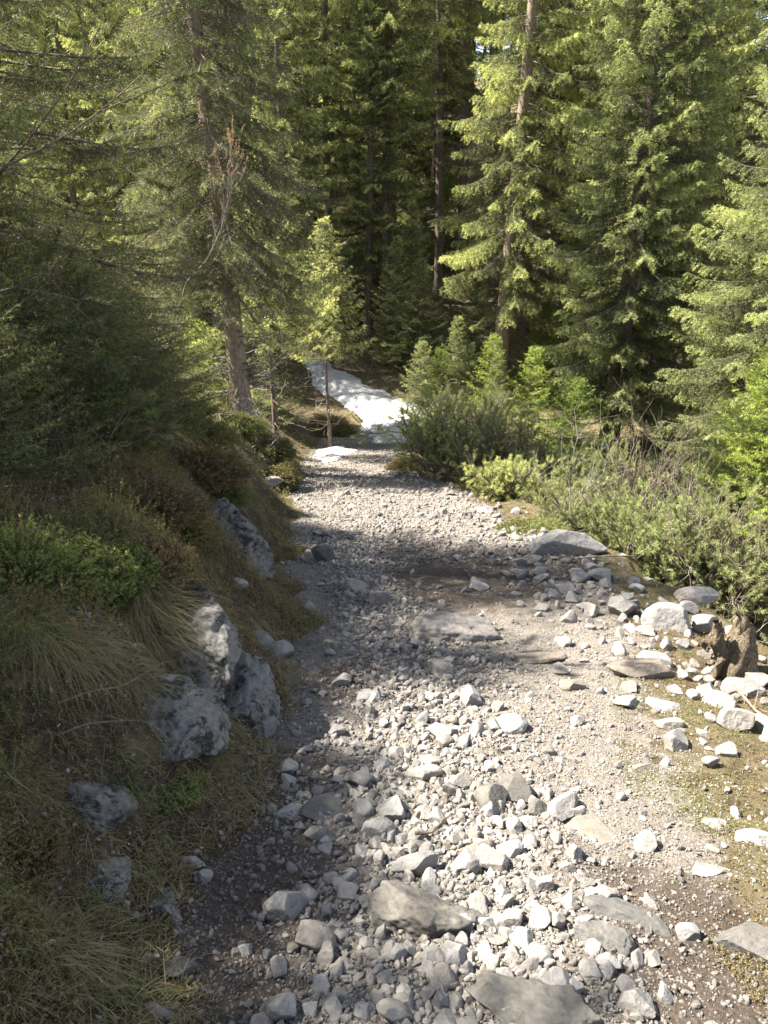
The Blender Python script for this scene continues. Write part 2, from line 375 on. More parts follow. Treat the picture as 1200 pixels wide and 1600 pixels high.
def spruce_data(seed, H, cb, R, nb, hang=0.6, droop=0.35, tw=0.075, sub=True, lean=(0, 0), gap=0.0, tipbright=0.5, tr=None, dead=0, top=0.8, az=None, zlim=None, topang=0.45, lowang=-0.12):
    """a spruce: trunk path, limb paths, needle-bearing twig pieces"""
    rng = np.random.default_rng(seed)
    tr = tr or H * 0.011 + 0.02
    def axis(z):
        z = np.asarray(z, float); q = z / H
        return np.stack([lean[0] * z + 0.02 * H * 0.3 * np.sin(q * 5 + seed), lean[1] * z + 0.02 * H * 0.3 * np.cos(q * 4 + seed), z], -1)
    zt = np.linspace(-0.4, H, 16)
    rt = tr * np.clip(1 - np.clip(zt, 0, None) / H, 0.03, 1) ** 0.85 * (1 + 0.45 * np.exp(-np.clip(zt, 0, None) / 0.25))
    trunk = (axis(zt), rt)
    limbs = []; S0 = []; S1 = []; ST = []
    u = (np.arange(nb) + rng.random(nb)) / nb
    zz = cb + (H - cb) * (u ** 1.0)
    ph = rng.random() * 6.28
    for i, z0 in enumerate(zz):
        q = (z0 - cb) / (H - cb)
        if zlim and not (zlim[0] <= z0 <= zlim[1]): continue
        if rng.random() < gap: continue
        th = ph + i * 2.399963 + rng.normal() * 0.3
        if az is not None and abs((th - az[0] + math.pi) % (2 * math.pi) - math.pi) > az[1]: continue
        full = min(1.0, (q + 0.12) / 0.22)
        Lb = R * (1 - q) ** top * (0.62 + 0.5 * rng.random()) * (0.6 + 0.4 * full) + 0.06
        e0 = lowang + (topang - lowang) * q + rng.normal() * 0.08
        dh = np.array([math.cos(th), math.sin(th), 0.0]); sd_ = np.array([-math.sin(th), math.cos(th), 0.0])
        s = np.linspace(0, 1, 8)
        dz = Lb * (math.tan(e0) * s - droop * (1 - 0.6 * q) * s ** 1.6 + 0.22 * s ** 4)
        wig = Lb * 0.05 * np.sin(s * 4 + rng.random() * 6) * s
        base = axis(z0)
        ap = base + dh[None] * (Lb * s)[:, None] + sd_[None] * wig[:, None]; ap[:, 2] += dz
        limbs.append((ap, np.clip((0.003 + Lb * 0.006) * (1 - s * 0.9), 0.0015, None)))
        n = max(5, int(Lb / tw)); si = np.linspace(0.10 + 0.15 * (Lb > 1), 1.0, n) ; si = np.clip(si + rng.normal(size=n) * 0.02, 0.05, 1.0)
        bx = np.stack([np.interp(si, s, ap[:, k]) for k in range(3)], -1)
        ad = unit(np.stack([np.interp(si, s, np.gradient(ap[:, k])) for k in range(3)], -1))
        bt = 0.34 + 0.13 * rng.normal() + 0.1 * q
        # the limb itself carries needles in its outer half
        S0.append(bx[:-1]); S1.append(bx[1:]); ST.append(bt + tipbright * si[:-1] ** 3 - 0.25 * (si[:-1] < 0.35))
        for side in (-1, 1):
            tl = (0.30 * Lb * (1 - si) ** 0.8 * (0.25 + 1.3 * np.clip(si, 0, .6)) + 0.07 + 0.03 * Lb) * (0.6 + 0.6 * rng.random(n))
            dvec = unit(ad * 0.75 + side * sd_[None] * (0.8 + 0.3 * rng.random((n, 1))) + np.array([0, 0, -1.0]) * hang * (0.3 + 0.9 * rng.random((n, 1))))
            p1 = bx + dvec * tl[:, None] * 0.55
            d2 = unit(dvec + np.array([0, 0, -1.0]) * hang * 0.7 + rng.normal(size=(n, 3)) * 0.15)
            p2 = p1 + d2 * tl[:, None] * 0.45
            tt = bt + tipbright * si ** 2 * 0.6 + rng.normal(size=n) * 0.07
            S0 += [bx, p1]; S1 += [p1, p2]; ST += [tt - 0.1, tt + 0.12]
            if sub:
                for (a0, a1, f) in ((bx, p1, -0.05), (p1, p2, 0.15)):
                    l = np.linalg.norm(a1 - a0, axis=1); c = np.floor(l / 0.055 + rng.random(n)).astype(int)
                    ix = np.repeat(np.arange(n), c); t = rng.random(len(ix))[:, None]
                    b0 = a0[ix] * (1 - t) + a1[ix] * t; dd = unit(a1 - a0)[ix]
                    perp = unit(np.cross(dd, np.array([0, 0, 1.0]))) * np.where(rng.random((len(ix), 1)) < 0.5, -1, 1)
                    dv = unit(dd * 0.8 + perp * 0.8 + np.array([0, 0, -1.0]) * hang * 0.5 + rng.normal(size=(len(ix), 3)) * 0.2)
                    sl = (0.04 + 0.28 * l[ix] * rng.random(len(ix)))[:, None]
                    S0.append(b0); S1.append(b0 + dv * sl); ST.append(tt[ix] + f)
    for k in range(dead):
        z0 = cb * (0.15 + 0.85 * rng.random()); th = rng.random() * 6.283; Lb = 0.3 + rng.random() * min(1.3, R * 0.6)
        s = np.linspace(0, 1, 6); b = axis(z0)
        ap = b + np.outer(s * Lb, [math.cos(th), math.sin(th), 0]); ap[:, 2] += -0.12 * Lb * s + 0.15 * Lb * s ** 3 + rng.normal() * 0.15 * s * Lb
        ap[1:] += rng.normal(size=(5, 3)) * 0.03 * Lb
        limbs.append((ap, 0.004 + 0.008 * (1 - s)))
        for _ in range(3):
            j = rng.integers(2, 6); d = unit(ap[j] - ap[j - 1] + rng.normal(size=3) * 0.5)
            limbs.append((np.array([ap[j - 1], ap[j - 1] + d * 0.12, ap[j - 1] + d * 0.25 + rng.normal(size=3) * 0.03]), np.array([0.005, 0.004, 0.002])))
    return trunk, limbs, np.concatenate(S0), np.concatenate(S1), np.clip(np.concatenate(ST), 0, 1)

def make_spruce(name, label, cat, loc, seed, H, cb, R, nb, dens=45, nl=0.03, nw=0.009, fwd=0.7, mat='spruce', bark='bark', group=None, rz=0.0, sides=9, **kw):
    tk, limbs, A, B, T = spruce_data(seed, H, cb, R, nb, **kw)
    root = empty(name, loc, rz); tag(root, label, cat, group)
    V, F = tubes([(np.stack([np.interp(np.linspace(0, 15, 46), np.arange(16), tk[0][:, k]) for k in range(3)], -1),
                   np.interp(np.linspace(0, 15, 46), np.arange(16), tk[1]))], sides + 5)
    V += 0.012 * fbm(V * 7, 3, seed)[:, None] * np.array([1, 1, 0])
    mesh('trunk', V, [F], M[bark], root, smooth=True)
    V, F = tubes(limbs, 4); mesh('branches', V, [F], M['twig'], root, smooth=True)
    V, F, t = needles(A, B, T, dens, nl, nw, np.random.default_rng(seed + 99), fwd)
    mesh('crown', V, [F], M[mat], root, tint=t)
    return root

# ------------------------------------------------------------------ ground and trail (one sheet, split along the trail's edge)
SOIL = [((390, 1380), .35, 1.1), ((340, 1560), .28, 1.0), ((440, 1230), .28, .8), ((1150, 1560), .35, 1.2), ((1000, 1420), .22, .8), ((720, 900), .75, 1.25),
        ((620, 860), .5, .8), ((860, 880), .5, .9), ((540, 1065), .22, 1.1), ((430, 1010), .3, .7), ((900, 1350), .2, .5), ((560, 1500), .2, .4), ((500, 760), .6, .5), ((640, 735), .7, .6)]
SOILP = [(plane_pt(*p), r, a) for p, r, a in SOIL]
def soilmask(x, y):
    m = np.zeros_like(x)
    for (cx, cy), r, a in SOILP:
        m = np.maximum(m, a * np.exp(-(((x - cx) / r) ** 2 + ((y - cy) / (r * 1.5)) ** 2)))
    return m
def trailmask(x, y):
    wob = 0.16 * fbm2(x, y, 2.0, 3, 31) + 0.07 * fbm2(x, y, 9.0, 3, 32)
    d = np.minimum(x - xl(y), xr(y) - x) + wob
    e = np.where(x - xl(y) < xr(y) - x, 0.05, np.interp(y, [0, 3, 6, 12], [0.40, 0.40, 0.25, 0.15]))
    return sstep(-e, e, d) * (1 - sstep(20.5, 22.5, y))

def spaced(edges):
    out = [edges[0][0]]
    for (a, b, s0, s1) in edges:
        p = a
        while p < b:
            f = (p - a) / (b - a); p += s0 + (s1 - s0) * f; out.append(min(p, b))
    return np.unique(np.round(out, 4))
xp = spaced([(0, 2.2, .022, .022), (2.2, 6, .03, .15), (6, 20, .15, .8), (20, 140, .8, 6)])
gx = np.concatenate([-xp[::-1][:-1], xp])
gy = spaced([(-12, 0.6, .6, .1), (0.6, 4.5, .022, .028), (4.5, 10, .03, .08), (10, 25, .08, .18), (25, 60, .18, .6), (60, 260, .6, 6)])
GX, GY = np.meshgrid(gx, gy)
GZ = zfun(GX, GY)
TM = trailmask(GX, GY); SM = soilmask(GX, GY)
lft = sstep(0, .4, xl(GY) - GX)
MS = np.where(GX > xr(GY), 0.75, 0.40) + 0.2 * sstep(8, 12, GY)
# small loose-gravel relief on the trail
GZ = GZ + TM * sstep(12, 4, GY) * 0.006 * fbm2(GX, GY, 32.0, 2, 41)
nyy, nxx = GX.shape
V = np.stack([GX, GY, GZ], -1).reshape(-1, 3)
ii = (np.arange(nyy - 1)[:, None] * nxx + np.arange(nxx - 1)[None, :]).ravel()
Q = np.stack([ii, ii + 1, ii + nxx + 1, ii + nxx], -1)
tq = TM.ravel()[Q].mean(1) > 0.5
ext = dict(trail=TM.ravel(), soil=SM.ravel(), moss=MS.ravel())
for nm, sel in (('trail', tq), ('ground', ~tq)):
    q = Q[sel]; used, inv = np.unique(q, return_inverse=True)
    o = mesh(nm, V[used], [inv.reshape(-1, 4)], M['ground'], None, smooth=True, extra={k: v[used] for k, v in ext.items()})
    tag(o, {'trail': 'stony mountain path of pale gravel running down through the forest', 'ground': 'mossy forest floor with banks either side of the stony path'}[nm], nm, kind='structure')

# ------------------------------------------------------------------ snow
def snow_patch(label, outline, zoff, seed, ny=60):
    """a lens of old snow lying on the ground inside an outline of ground points"""
    P = np.array([hit(*p)[:2] for p in outline]) if zoff is None else np.array(outline, float)
    x0, y0 = P.min(0) - .3; x1, y1 = P.max(0) + .3
    st = max((x1 - x0), (y1 - y0)) / 130
    X, Y = np.meshgrid(np.arange(x0, x1, st), np.arange(y0, y1, st))
    pts = np.stack([X, Y], -1).reshape(-1, 2)
    n = len(P); ins = np.zeros(len(pts), bool); dist = np.full(len(pts), 1e9)
    for i in range(n):
        a, b = P[i], P[(i + 1) % n]
        c = ((a[1] > pts[:, 1]) != (b[1] > pts[:, 1])) & (pts[:, 0] < (b[0] - a[0]) * (pts[:, 1] - a[1]) / (b[1] - a[1] + 1e-9) + a[0])
        ins ^= c
        t = np.clip(((pts - a) @ (b - a)) / ((b - a) @ (b - a)), 0, 1)
        dist = np.minimum(dist, np.linalg.norm(pts - a - t[:, None] * (b - a), axis=1))
    d = np.where(ins, dist, -dist).reshape(X.shape) + 0.26 * fbm2(X, Y, 1.6, 4, seed) + 0.10 * fbm2(X, Y, 6.0, 3, seed + 1)
    th = np.where(d > 0, (1 - np.exp(-d / 0.22)) * ((0.10 if zoff is None and len(P) > 8 else 0.03) + 0.12 * np.clip(d, 0, 2)), d * 1.5)
    Z = zfun(X, Y, False) + 0.02 + th + 0.05 * fbm2(X, Y, 2.5, 3, seed + 5) * (d > 0)
    Vv = np.stack([X, Y, Z], -1).reshape(-1, 3); ny_, nx_ = X.shape
    i = (np.arange(ny_ - 1)[:, None] * nx_ + np.arange(nx_ - 1)[None, :]).ravel()
    q = np.stack([i, i + 1, i + nx_ + 1, i + nx_], -1)
    q = q[(d.ravel()[q] > -0.12).any(1)]
    used, inv = np.unique(q, return_inverse=True)
    o = mesh('snow_patch', Vv[used], [inv.reshape(-1, 4)], M['snow'], smooth=True)
    return tag(o, label, 'snow', 'patches of old snow by the trail')
snow_patch('large bright drift of old snow running diagonally down to the far end of the trail', [(586, 694), (640, 693), (725, 670), (700, 645), (650, 634), (600, 612), (548, 590), (508, 563), (476, 563), (484, 600), (528, 628), (562, 648), (574, 672)], None, 51)
snow_patch('small thin patch of dirty snow at the left edge of the trail', [(492, 716), (500, 703), (530, 699), (552, 705), (540, 714), (510, 722)], None, 52)

rl = np.random.default_rng(55); LV = []
for o_ in [q for q in sc.objects if q.name.startswith('snow_patch')]:
    c_ = np.empty(len(o_.data.vertices) * 3, np.float32); o_.data.vertices.foreach_get('co', c_); c_ = c_.reshape(-1, 3)
    st_ = float(np.abs(np.diff(c_[:2, 0]))[0]) or .05; n_ = 5200 if len(LV) == 0 else 500
    p_ = c_[rl.integers(0, len(c_), n_)].astype(float); p_[:, 2] += .008
    dens_ = fbm2(p_[:, 0], p_[:, 1], 1.1, 3, 57); p_ = p_[dens_ + .25 * rl.normal(size=n_) > .0]; LV.append(p_)
A = np.concatenate(LV); n = len(A); a_ = unit(rl.normal(size=(n, 3)) * np.array([1, 1, .2])); b_ = unit(np.cross(a_, np.array([0, 0, 1.0]))); sz = .008 + .03 * rl.random((n, 1)) ** 3
V = np.stack([A - a_ * sz, A + b_ * sz * .4, A + a_ * sz, A - b_ * sz * .4], 1).reshape(-1, 3)
tag(mesh('snow_litter', V, [np.arange(4 * n).reshape(-1, 4)], M['litter'], tint=np.repeat(.35 * rl.random(n), 4)), 'needles and bits of bark strewn over the old snow', 'litter', kind='stuff')

# ------------------------------------------------------------------ trees
def gz(x, y): return float(zfun(x, y))
def by_px(u, v, Y=None):
    """ground point under a pixel of the photograph, or at a given distance along its column"""
    if Y is None: return hit(u, v)
    x = at(u, v, Y)[0]; return x, Y, gz(x, Y)

TREES = []
def place(p, dz=-0.05): return (p[0], p[1], p[2] + dz)
# left tree with the bare grey lower trunk
make_spruce('spruce_tree', 'tall spruce with leaning bare grey lower trunk on the left bank', 'tree', place(by_px(371, 655, 12.3)), 1, 14.5, 2.1, 1.75, 560,
            dens=84, nl=.040, nw=.0088, bark='bark_lit', lean=(-.030, .0), tr=.155, mat='dull', dead=60, hang=.9, droop=.55, tw=.07, gap=.08, tipbright=.12)
# big right-hand spruce
make_spruce('spruce_tree', 'large sunlit spruce right of the bushes, its crown reaching almost to the ground', 'tree', place(by_px(948, 655, 19.5)), 2, 19, 1.4, 2.25, 620,
            dens=64, nl=.056, nw=.0135, lean=(.03, 0), tr=.24, dead=12, hang=.9, droop=.35, tw=.085, top=.55)
make_spruce('spruce_tree', 'second sunlit spruce standing close behind the large one right of the bushes', 'tree', place(by_px(1003, 610, 22.0)), 3, 20, 2.6, 2.2, 520,
            dens=56, nl=.06, nw=.0145, lean=(.04, 0), tr=.22, dead=12, hang=.9, droop=.35, tw=.09, top=.55)
make_spruce('spruce_tree', 'broad sunlit spruce at the right edge with a full skirt of branches', 'tree', place(by_px(1195, 700, 16.0)), 4, 15.5, .9, 2.55, 620,
            dens=70, nl=.050, nw=.0115, lean=(.02, 0), tr=.22, dead=4, hang=.8, droop=.35, tw=.08, top=.75)
# centre spruce with hanging pale sprays
make_spruce('spruce_tree', 'old spruce in the middle of the slope with hanging pale sprays and long trunk', 'tree', place(by_px(787, 548, 25.0)), 5, 21, 3.0, 2.6, 360,
            dens=56, nl=.064, nw=.0155, lean=(.01, 0), tr=.27, dead=50, hang=1.1, droop=.5, tw=.09, top=.5, gap=.15, bark='bark_lit')
make_spruce('spruce_tree', 'slender spruce above the snow with tiers of bright yellow green branches', 'tree', place(by_px(575, 600, 29.0)), 6, 18, 2.0, 2.0, 380,
            dens=56, nl=.062, nw=.015, lean=(.008, 0), tr=.16, dead=8, hang=.45, droop=.30, tw=.09, top=.6, gap=.1)
# young trees of the middle distance
def young(label, u, v, Y, H, R, seed, mat='spruce', **kw):
    a = dict(dens=75, nl=.040, nw=.0095, tr=.010 + .007 * H, hang=.22, droop=.12, tw=.075, top=.95, nb=int(34 + 24 * H), topang=.55, lowang=.0); a.update(kw)
    nb = a.pop('nb'); cb = a.pop('cb', .12)
    return make_spruce('young_spruce', label, 'young tree', place(by_px(u, v, Y)), seed, H, cb, R * 1.15, nb, mat=mat, group='young spruces beside the trail', **a)
young('small spruce with thin dark trunk on the bank just left of the big snow drift', 513, 645, 17.5, 5.2, 1.0, 21, cb=2.3, dead=18, hang=.6)
young('thin spruce with bare brown stem right of the grey trunk on the left bank', 431, 650, 15.5, 6.5, 1.15, 22, cb=2.2, dead=25, hang=.7)
young('pointed young spruce with light top in the centre, rising above the snow', 640, 560, 28.0, 5.2, 1.2, 23, cb=.3)
young('dark young spruce filling the gap below the pointed one, right of the snow', 655, 600, 26.5, 3.8, 1.2, 24, cb=.2)
young('tiny spruce with thin bare stem in front of the dark mossy slope', 715, 548, 24.0, 2.8, .55, 25, cb=1.1, dead=14)
young('bright little spruce with flat tiers behind the pine bushes', 688, 640, 17.5, 2.5, .9, 26, 'young')
young('pale young spruce at the back of the thicket, left of two alike', 766, 640, 17.0, 3.1, 1.0, 27, 'young')
young('pale young spruce at the back of the thicket, its top the rightmost', 828, 650, 16.8, 2.9, 1.0, 28, 'young')
young('short grey green spruce between the pale young ones and the pine', 728, 640, 18.2, 2.8, .9, 29)
young('bright yellow green spruce leaning into the right edge of the picture', 1172, 780, 10.2, 3.5, 1.25, 30, 'young', tw=.06, nb=190, tipbright=.75)
for (lb_, u_, Y_, H_, R_, sd_, m_) in (('young spruce at the foot of the centre slope, left of the old spruce', 738, 27, 3.2, 1.0, 51, 'spruce'), ('light young spruce above the right end of the snow', 618, 27, 4.4, 1.1, 52, 'spruce'),
        ('small spruce on the crest of the dark mossy slope', 690, 35, 3.6, 1.1, 53, 'young'), ('slim young spruce over the upper end of the snow', 500, 30, 5.5, 1.2, 54, 'spruce'), ('bushy young spruce right of the old spruce trunk', 845, 25, 3.0, 1.2, 55, 'young'),
        ('young spruce between the two large sunlit crowns on the right', 1085, 19, 4.2, 1.3, 56, 'spruce'), ('feathery young spruce left of the pointed one in the centre', 590, 30, 6.0, 1.3, 57, 'spruce'), ('yellowish young spruce in front of the large sunlit one', 905, 16.5, 2.3, 1.0, 58, 'young')):
    young(lb_, u_, 600, Y_, H_, R_, sd_, m_, cb=.3)
young('low dark spruce under the branches left of the snow', 425, 655, 18.0, 1.8, .8, 31)
young('small grey spruce at the foot of the dark slope above the snow', 660, 600, 22.0, 2.4, .95, 32)
young('little spruce bush with pale sprays behind the grey trunk', 310, 560, 15.0, 1.7, 1.1, 33, 'young')
young('leafy young spruce between the grey trunk and the dark spruce on the left', 275, 600, 13.5, 2.6, 1.0, 34)

for (lb_, u_, v_, Y_, H_, R_, sd_) in (('drooping dark spruce bush at the left edge, level with the pine tufts', 40, 700, 5.2, 1.9, 1.15, 36), ('dark low spruce beside the crooked pine', 165, 720, 5.6, 1.25, .8, 37),
        ('dark spruce sapling in front of the shaded bank, left of the heather', 235, 700, 7.4, 1.2, .75, 38), ('shaded spruce bush low at the left edge, above the bilberry', 20, 850, 3.9, .85, .6, 39), ('low spreading spruce bush under the pine tufts, near the left edge', 75, 800, 4.7, 1.0, .85, 46), ('small dark spruce beside the low spreading one', 150, 790, 5.3, .9, .7, 47), ('dark spruce bush hugging the left edge above the low spreading one', 0, 760, 4.7, 1.3, .9, 48),
        ('dim green spruce further back on the shaded bank', 120, 660, 7.8, 2.0, 1.0, 40)):
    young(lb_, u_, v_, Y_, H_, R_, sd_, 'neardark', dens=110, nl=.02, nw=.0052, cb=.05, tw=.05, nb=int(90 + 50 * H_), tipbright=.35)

# background forest: a few full trees, repeated with their own turn and size
RB = np.random.default_rng(7)
protos = []
far_spec = [(41, 19, 5.5, 2.3, 230), (42, 21, 7.5, 2.1, 210), (43, 17, 3.0, 2.4, 250), (44, 22, 9.0, 2.2, 200), (45, 15, 1.0, 2.1, 240)]
spots = [  # (u, v, Y) seen trunks or crowns of the middle distance, nearest first
    (606, 500, 29, 1), (522, 520, 31, 0), (448, 540, 27, 2), (397, 560, 21, 0), (335, 580, 21, 3), (715, 430, 33, 3), (850, 520, 31, 0), (1070, 560, 26, 1), (1010, 500, 33, 2),
    (668, 420, 36, 1), (905, 500, 29, 4), (1140, 560, 24, 2), (285, 600, 19, 1), (240, 600, 22, 0), (205, 590, 19.5, 3), (180, 600, 26, 2), (140, 600, 20, 1), (90, 600, 20.5, 0), (40, 600, 22, 2), (-30, 600, 22, 3)]
tl = ['tall dark spruce with a long bare trunk', 'tall spruce with a thin high crown', 'dense spruce with branches low down', 'straight old spruce with bare lower trunk', 'full green spruce']
k = 0
LAB = []
def where(u, Y):
    side = ('behind the dark spruce at the left edge' if u < 230 else 'behind the grey trunk on the left' if u < 430 else 'above the snow drift' if u < 640 else
            'on the slope in the centre' if u < 830 else 'behind the large sunlit spruce' if u < 1060 else 'behind the broad spruce at the right edge')
    return side
def put(u, Y, v, x=None, y=None):
    global k
    sp = far_spec[v]
    X, YY, Z = by_px(u, 500, Y) if x is None else (x, y, gz(x, y))
    lab = tl[v] + ' ' + where(u, Y)
    if len(protos) <= v or protos[v] is None:
        while len(protos) <= v: protos.append(None)
        protos[v] = make_spruce('spruce_tree', lab, 'tree', (X, YY, Z - .1), sp[0], sp[1], sp[2], sp[3], sp[4], dens=34, nl=.08, nw=.022, hang=.8, droop=.4, tw=.11, sub=True,
                                dead=40, tr=.17, top=.6, group='spruces of the forest behind', sides=4)
        LAB.append([protos[v], u, Y]); return
    r = dup(protos[v], (X, YY, Z - .1), (RB.normal() * .012, RB.normal() * .015, RB.random() * 6.28), float(.85 + .35 * RB.random()) * (.62 if X < 0 and YY < 28 else 1), lab)
    LAB.append([r, u, Y])
for u, v_, Y, v in spots: put(u, Y, v)
# further rows up the slope, jittered grid
taken = [(o.location.x, o.location.y) for o in sc.objects if o.type == 'EMPTY']
for Y in np.arange(27, 72, 3.0):
    wid = 0.50 * Y + 2; stp = 2.15 + 0.022 * Y
    for x in np.arange(-wid, wid, stp):
        xx = x + RB.normal() * .8; yy = Y + RB.normal() * 1.0
        if any((xx - a) ** 2 + (yy - b) ** 2 < 2.6 for a, b in taken): continue
        if -4.5 < xx < 2.5 and yy < 31: continue
        if abs(xx - 3.6) < .9 and yy < 36: continue
        if RB.random() < .12: continue
        if xx / yy > .385 and yy > 31: continue
        if .075 < xx / yy < .10 and yy > 36: continue
        taken.append((xx, yy))
        u = 600 + FPX * xx / (yy * CP + 5 * SP)
        put(u, yy, int(RB.integers(0, 5)), xx, yy)
print('trees', len(taken), flush=True)

# the conifers close by on the left, in the shade
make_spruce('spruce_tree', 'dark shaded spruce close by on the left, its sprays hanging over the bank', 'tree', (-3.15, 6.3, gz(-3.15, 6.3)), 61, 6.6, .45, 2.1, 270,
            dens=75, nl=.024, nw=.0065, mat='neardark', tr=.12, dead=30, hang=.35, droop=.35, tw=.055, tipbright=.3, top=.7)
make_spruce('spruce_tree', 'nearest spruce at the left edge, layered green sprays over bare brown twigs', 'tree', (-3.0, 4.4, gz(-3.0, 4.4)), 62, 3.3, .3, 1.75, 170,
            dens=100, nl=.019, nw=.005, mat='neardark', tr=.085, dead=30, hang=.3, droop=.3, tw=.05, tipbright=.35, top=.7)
# trees beside the camera, outside the picture, that throw the shade across the lower left
shade = None
for i_, (x, y, H, lb_) in enumerate(((-5.4, -.4, 6.0, 'furthest back'), (-5.4, 1.2, 6.7, 'beside the photographer'), (-5.4, 2.8, 4.6, 'last along'))):
    lb = 'full spruce beside the path, outside the picture, ' + lb_
    if shade is None:
        shade = make_spruce('spruce_tree', lb, 'tree', (x, y, gz(x, y) - .1), 71, 8.0, .8, 2.1, 260, dens=26, nl=.07, nw=.026, hang=.5, droop=.4, tw=.11, top=.5, tr=.12, group='shade trees beside the path')
        shade.scale = (1, 1, H / 8)
    else:
        dup(shade, (x, y, gz(x, y) - .1), (0, 0, x * 3 + y), (1, 1, H / 8), lb)

# ------------------------------------------------------------------ pines, dead shrubs
def grow(rng, p, d, L_, r, lvl, wood, tips, up=.5, kids=4, spread=.7, wig=.12, shoot=.16, minl=.18):
    n = 6; pts = [p]; q = p.copy(); dd = d.copy()
    for i in range(n - 1):
        dd = unit(dd + rng.normal(size=3) * wig + np.array([0, 0, up * .25])); q = q + dd * L_ / (n - 1); pts.append(q)
    pts = np.array(pts); wood.append((pts, np.linspace(r, r * .45, n)))
    if lvl <= 0 or L_ < minl:
        tips.append((pts[-1] - (pts[-1] - pts[-3]) * min(1, shoot / (np.linalg.norm(pts[-1] - pts[-3]) + 1e-6)), pts[-1] + dd * .03)); return
    for kk in range(kids):
        t = .3 + .7 * (kk + rng.random()) / kids if kk else 1.0
        j = min(n - 1, int(t * (n - 1))); a = unit(pts[j] - pts[max(0, j - 1)])
        nd = unit(a + rng.normal(size=3) * spread + np.array([0, 0, up * .4]))
        if kk == 0: nd = unit(a + rng.normal(size=3) * .2)
        grow(rng, pts[j], nd, L_ * (.45 + .25 * rng.random()), r * .5, lvl - 1, wood, tips, up, kids, spread, wig, shoot, minl)

def make_pine(name, label, cat, loc, seed, stems, group=None, dens=420, nl=.045, nw=.0035, mat='pine', up=.5, kids=4, lvl=2, spread=.7, leaf=True, bark='twig', shoot=.16, tint=.55, rad=.022, wig=.12, leafname='needles', nfwd=1.2):
    """stems: list of (direction, length) or explicit list of points"""
    rng = np.random.default_rng(seed); wood = []; tips = []
    for st in stems:
        if len(st) == 2:
            d, Ls = st; grow(rng, np.array([rng.normal() * .05, rng.normal() * .05, -.05]), unit(np.array(d, float)), Ls, rad, lvl, wood, tips, up, kids, spread, wig, shoot)
        else:
            P = np.array(st, float); t = np.linspace(0, 1, 9); tt = np.linspace(0, 1, len(P))
            pts = np.stack([np.interp(t, tt, P[:, i]) for i in range(3)], -1); pts[1:-1] = (pts[:-2] + pts[1:-1] * 2 + pts[2:]) / 4
            Lt = np.linalg.norm(np.diff(pts, axis=0), axis=1).sum(); wood.append((pts, np.linspace(rad, rad * .3, 9)))
            for j in (4, 5, 6, 7, 8, 8):
                a = unit(pts[j] - pts[j - 1])
                grow(rng, pts[j], unit(a + rng.normal(size=3) * spread * (.4 if j == 8 else 1)), Lt * (.22 if j < 8 else .12), rad * .35, max(0, lvl - 1), wood, tips, up, kids, spread, wig, shoot)
    root = empty(name, loc); tag(root, label, cat, group)
    V, F = tubes(wood, 5); mesh('stems', V, [F], M[bark], root, smooth=True)
    if leaf:
        A = np.array([t[0] for t in tips]); B = np.array([t[1] for t in tips]); T = tint + .12 * rng.normal(size=len(A))
        V, F, t = needles(A, B, T, dens, nl, nw, rng, nfwd, .15); mesh(leafname, V, [F], M[mat], root, tint=t)
    return root

def fan(rng, n, H, spread, lean=(0, 0)):
    out = []
    for i in range(n):
        th = i * 2.4 + rng.random(); s = spread * math.sqrt((i + .5) / n)
        d = np.array([math.cos(th) * s + lean[0], math.sin(th) * s + lean[1], H]); l = np.linalg.norm(d)
        out.append((d / l, l * (.50 + .12 * rng.random())))
    return out
RG = np.random.default_rng(77)
def bush(label, u, vtop, Y, spread, seed, n=None, minH=.5, **kw):
    t = at(u, vtop, Y); z = gz(t[0], Y); H = max(minH, t[2] - z)
    a = dict(dens=620, nl=.045, nw=.0055, nfwd=.8, tint=.2 + .45 * ((seed * 37) % 10) / 10, up=.2, shoot=.15, wig=.2, bark='bark', group='mountain pine bushes right of the trail'); a.update(kw)
    return make_pine('mountain_pine', label, 'pine bush', (t[0], Y, z), seed, fan(np.random.default_rng(seed), (n or int(9 + 10 * spread)) + 1, H, spread), kids=6, lvl=2, spread=.95, **a)
bush('large grey green mountain pine bush beside the trail, in front of the snow', 690, 625, 12.2, 1.15, 101, 14, tint=.85)
bush('darker upright mountain pine with visible black stems, right of the largest bush', 775, 628, 11.6, .65, 102, 15, tint=.3)
bush('mountain pine bush behind the darker upright one', 740, 600, 13.4, .9, 103, 18)
bush('low bright green pine bush at the stony trail edge', 790, 738, 10.0, .75, 104, 18, tint=.7)
bush('low pine bush with dark gap beneath it, right of the bright low one', 875, 735, 9.6, .8, 105, 18)
bush('dense pine bush left of the dead black-stemmed shrub', 930, 770, 8.3, .8, 106, 20)
bush('pine bush under the dead shrub, over the dark hollow', 1010, 790, 7.6, .85, 107, 22)
bush('pine bush in the right part of the thicket, with bare twigs', 1095, 780, 7.4, .9, 108, 22)
bush('pine bush against the right edge of the picture, above the yellow heath', 1185, 800, 7.2, .85, 109, 20)
bush('pine bush behind the dead shrub, in front of the large spruce', 1060, 715, 10.0, 1.0, 110, 20)
bush('pine bush with light tips in the middle of the thicket', 880, 700, 12.5, 1.0, 111, 18)
bush('pine bush left of the broad spruce skirt at right', 1120, 700, 11.0, 1.0, 112, 18)
bush('pine bush low in the shade behind the low bright one', 850, 690, 11.6, .8, 113, 14, tint=.3)
bush('scrubby pine between the large spruce and the dead shrub', 960, 700, 12.8, .9, 114, 16)

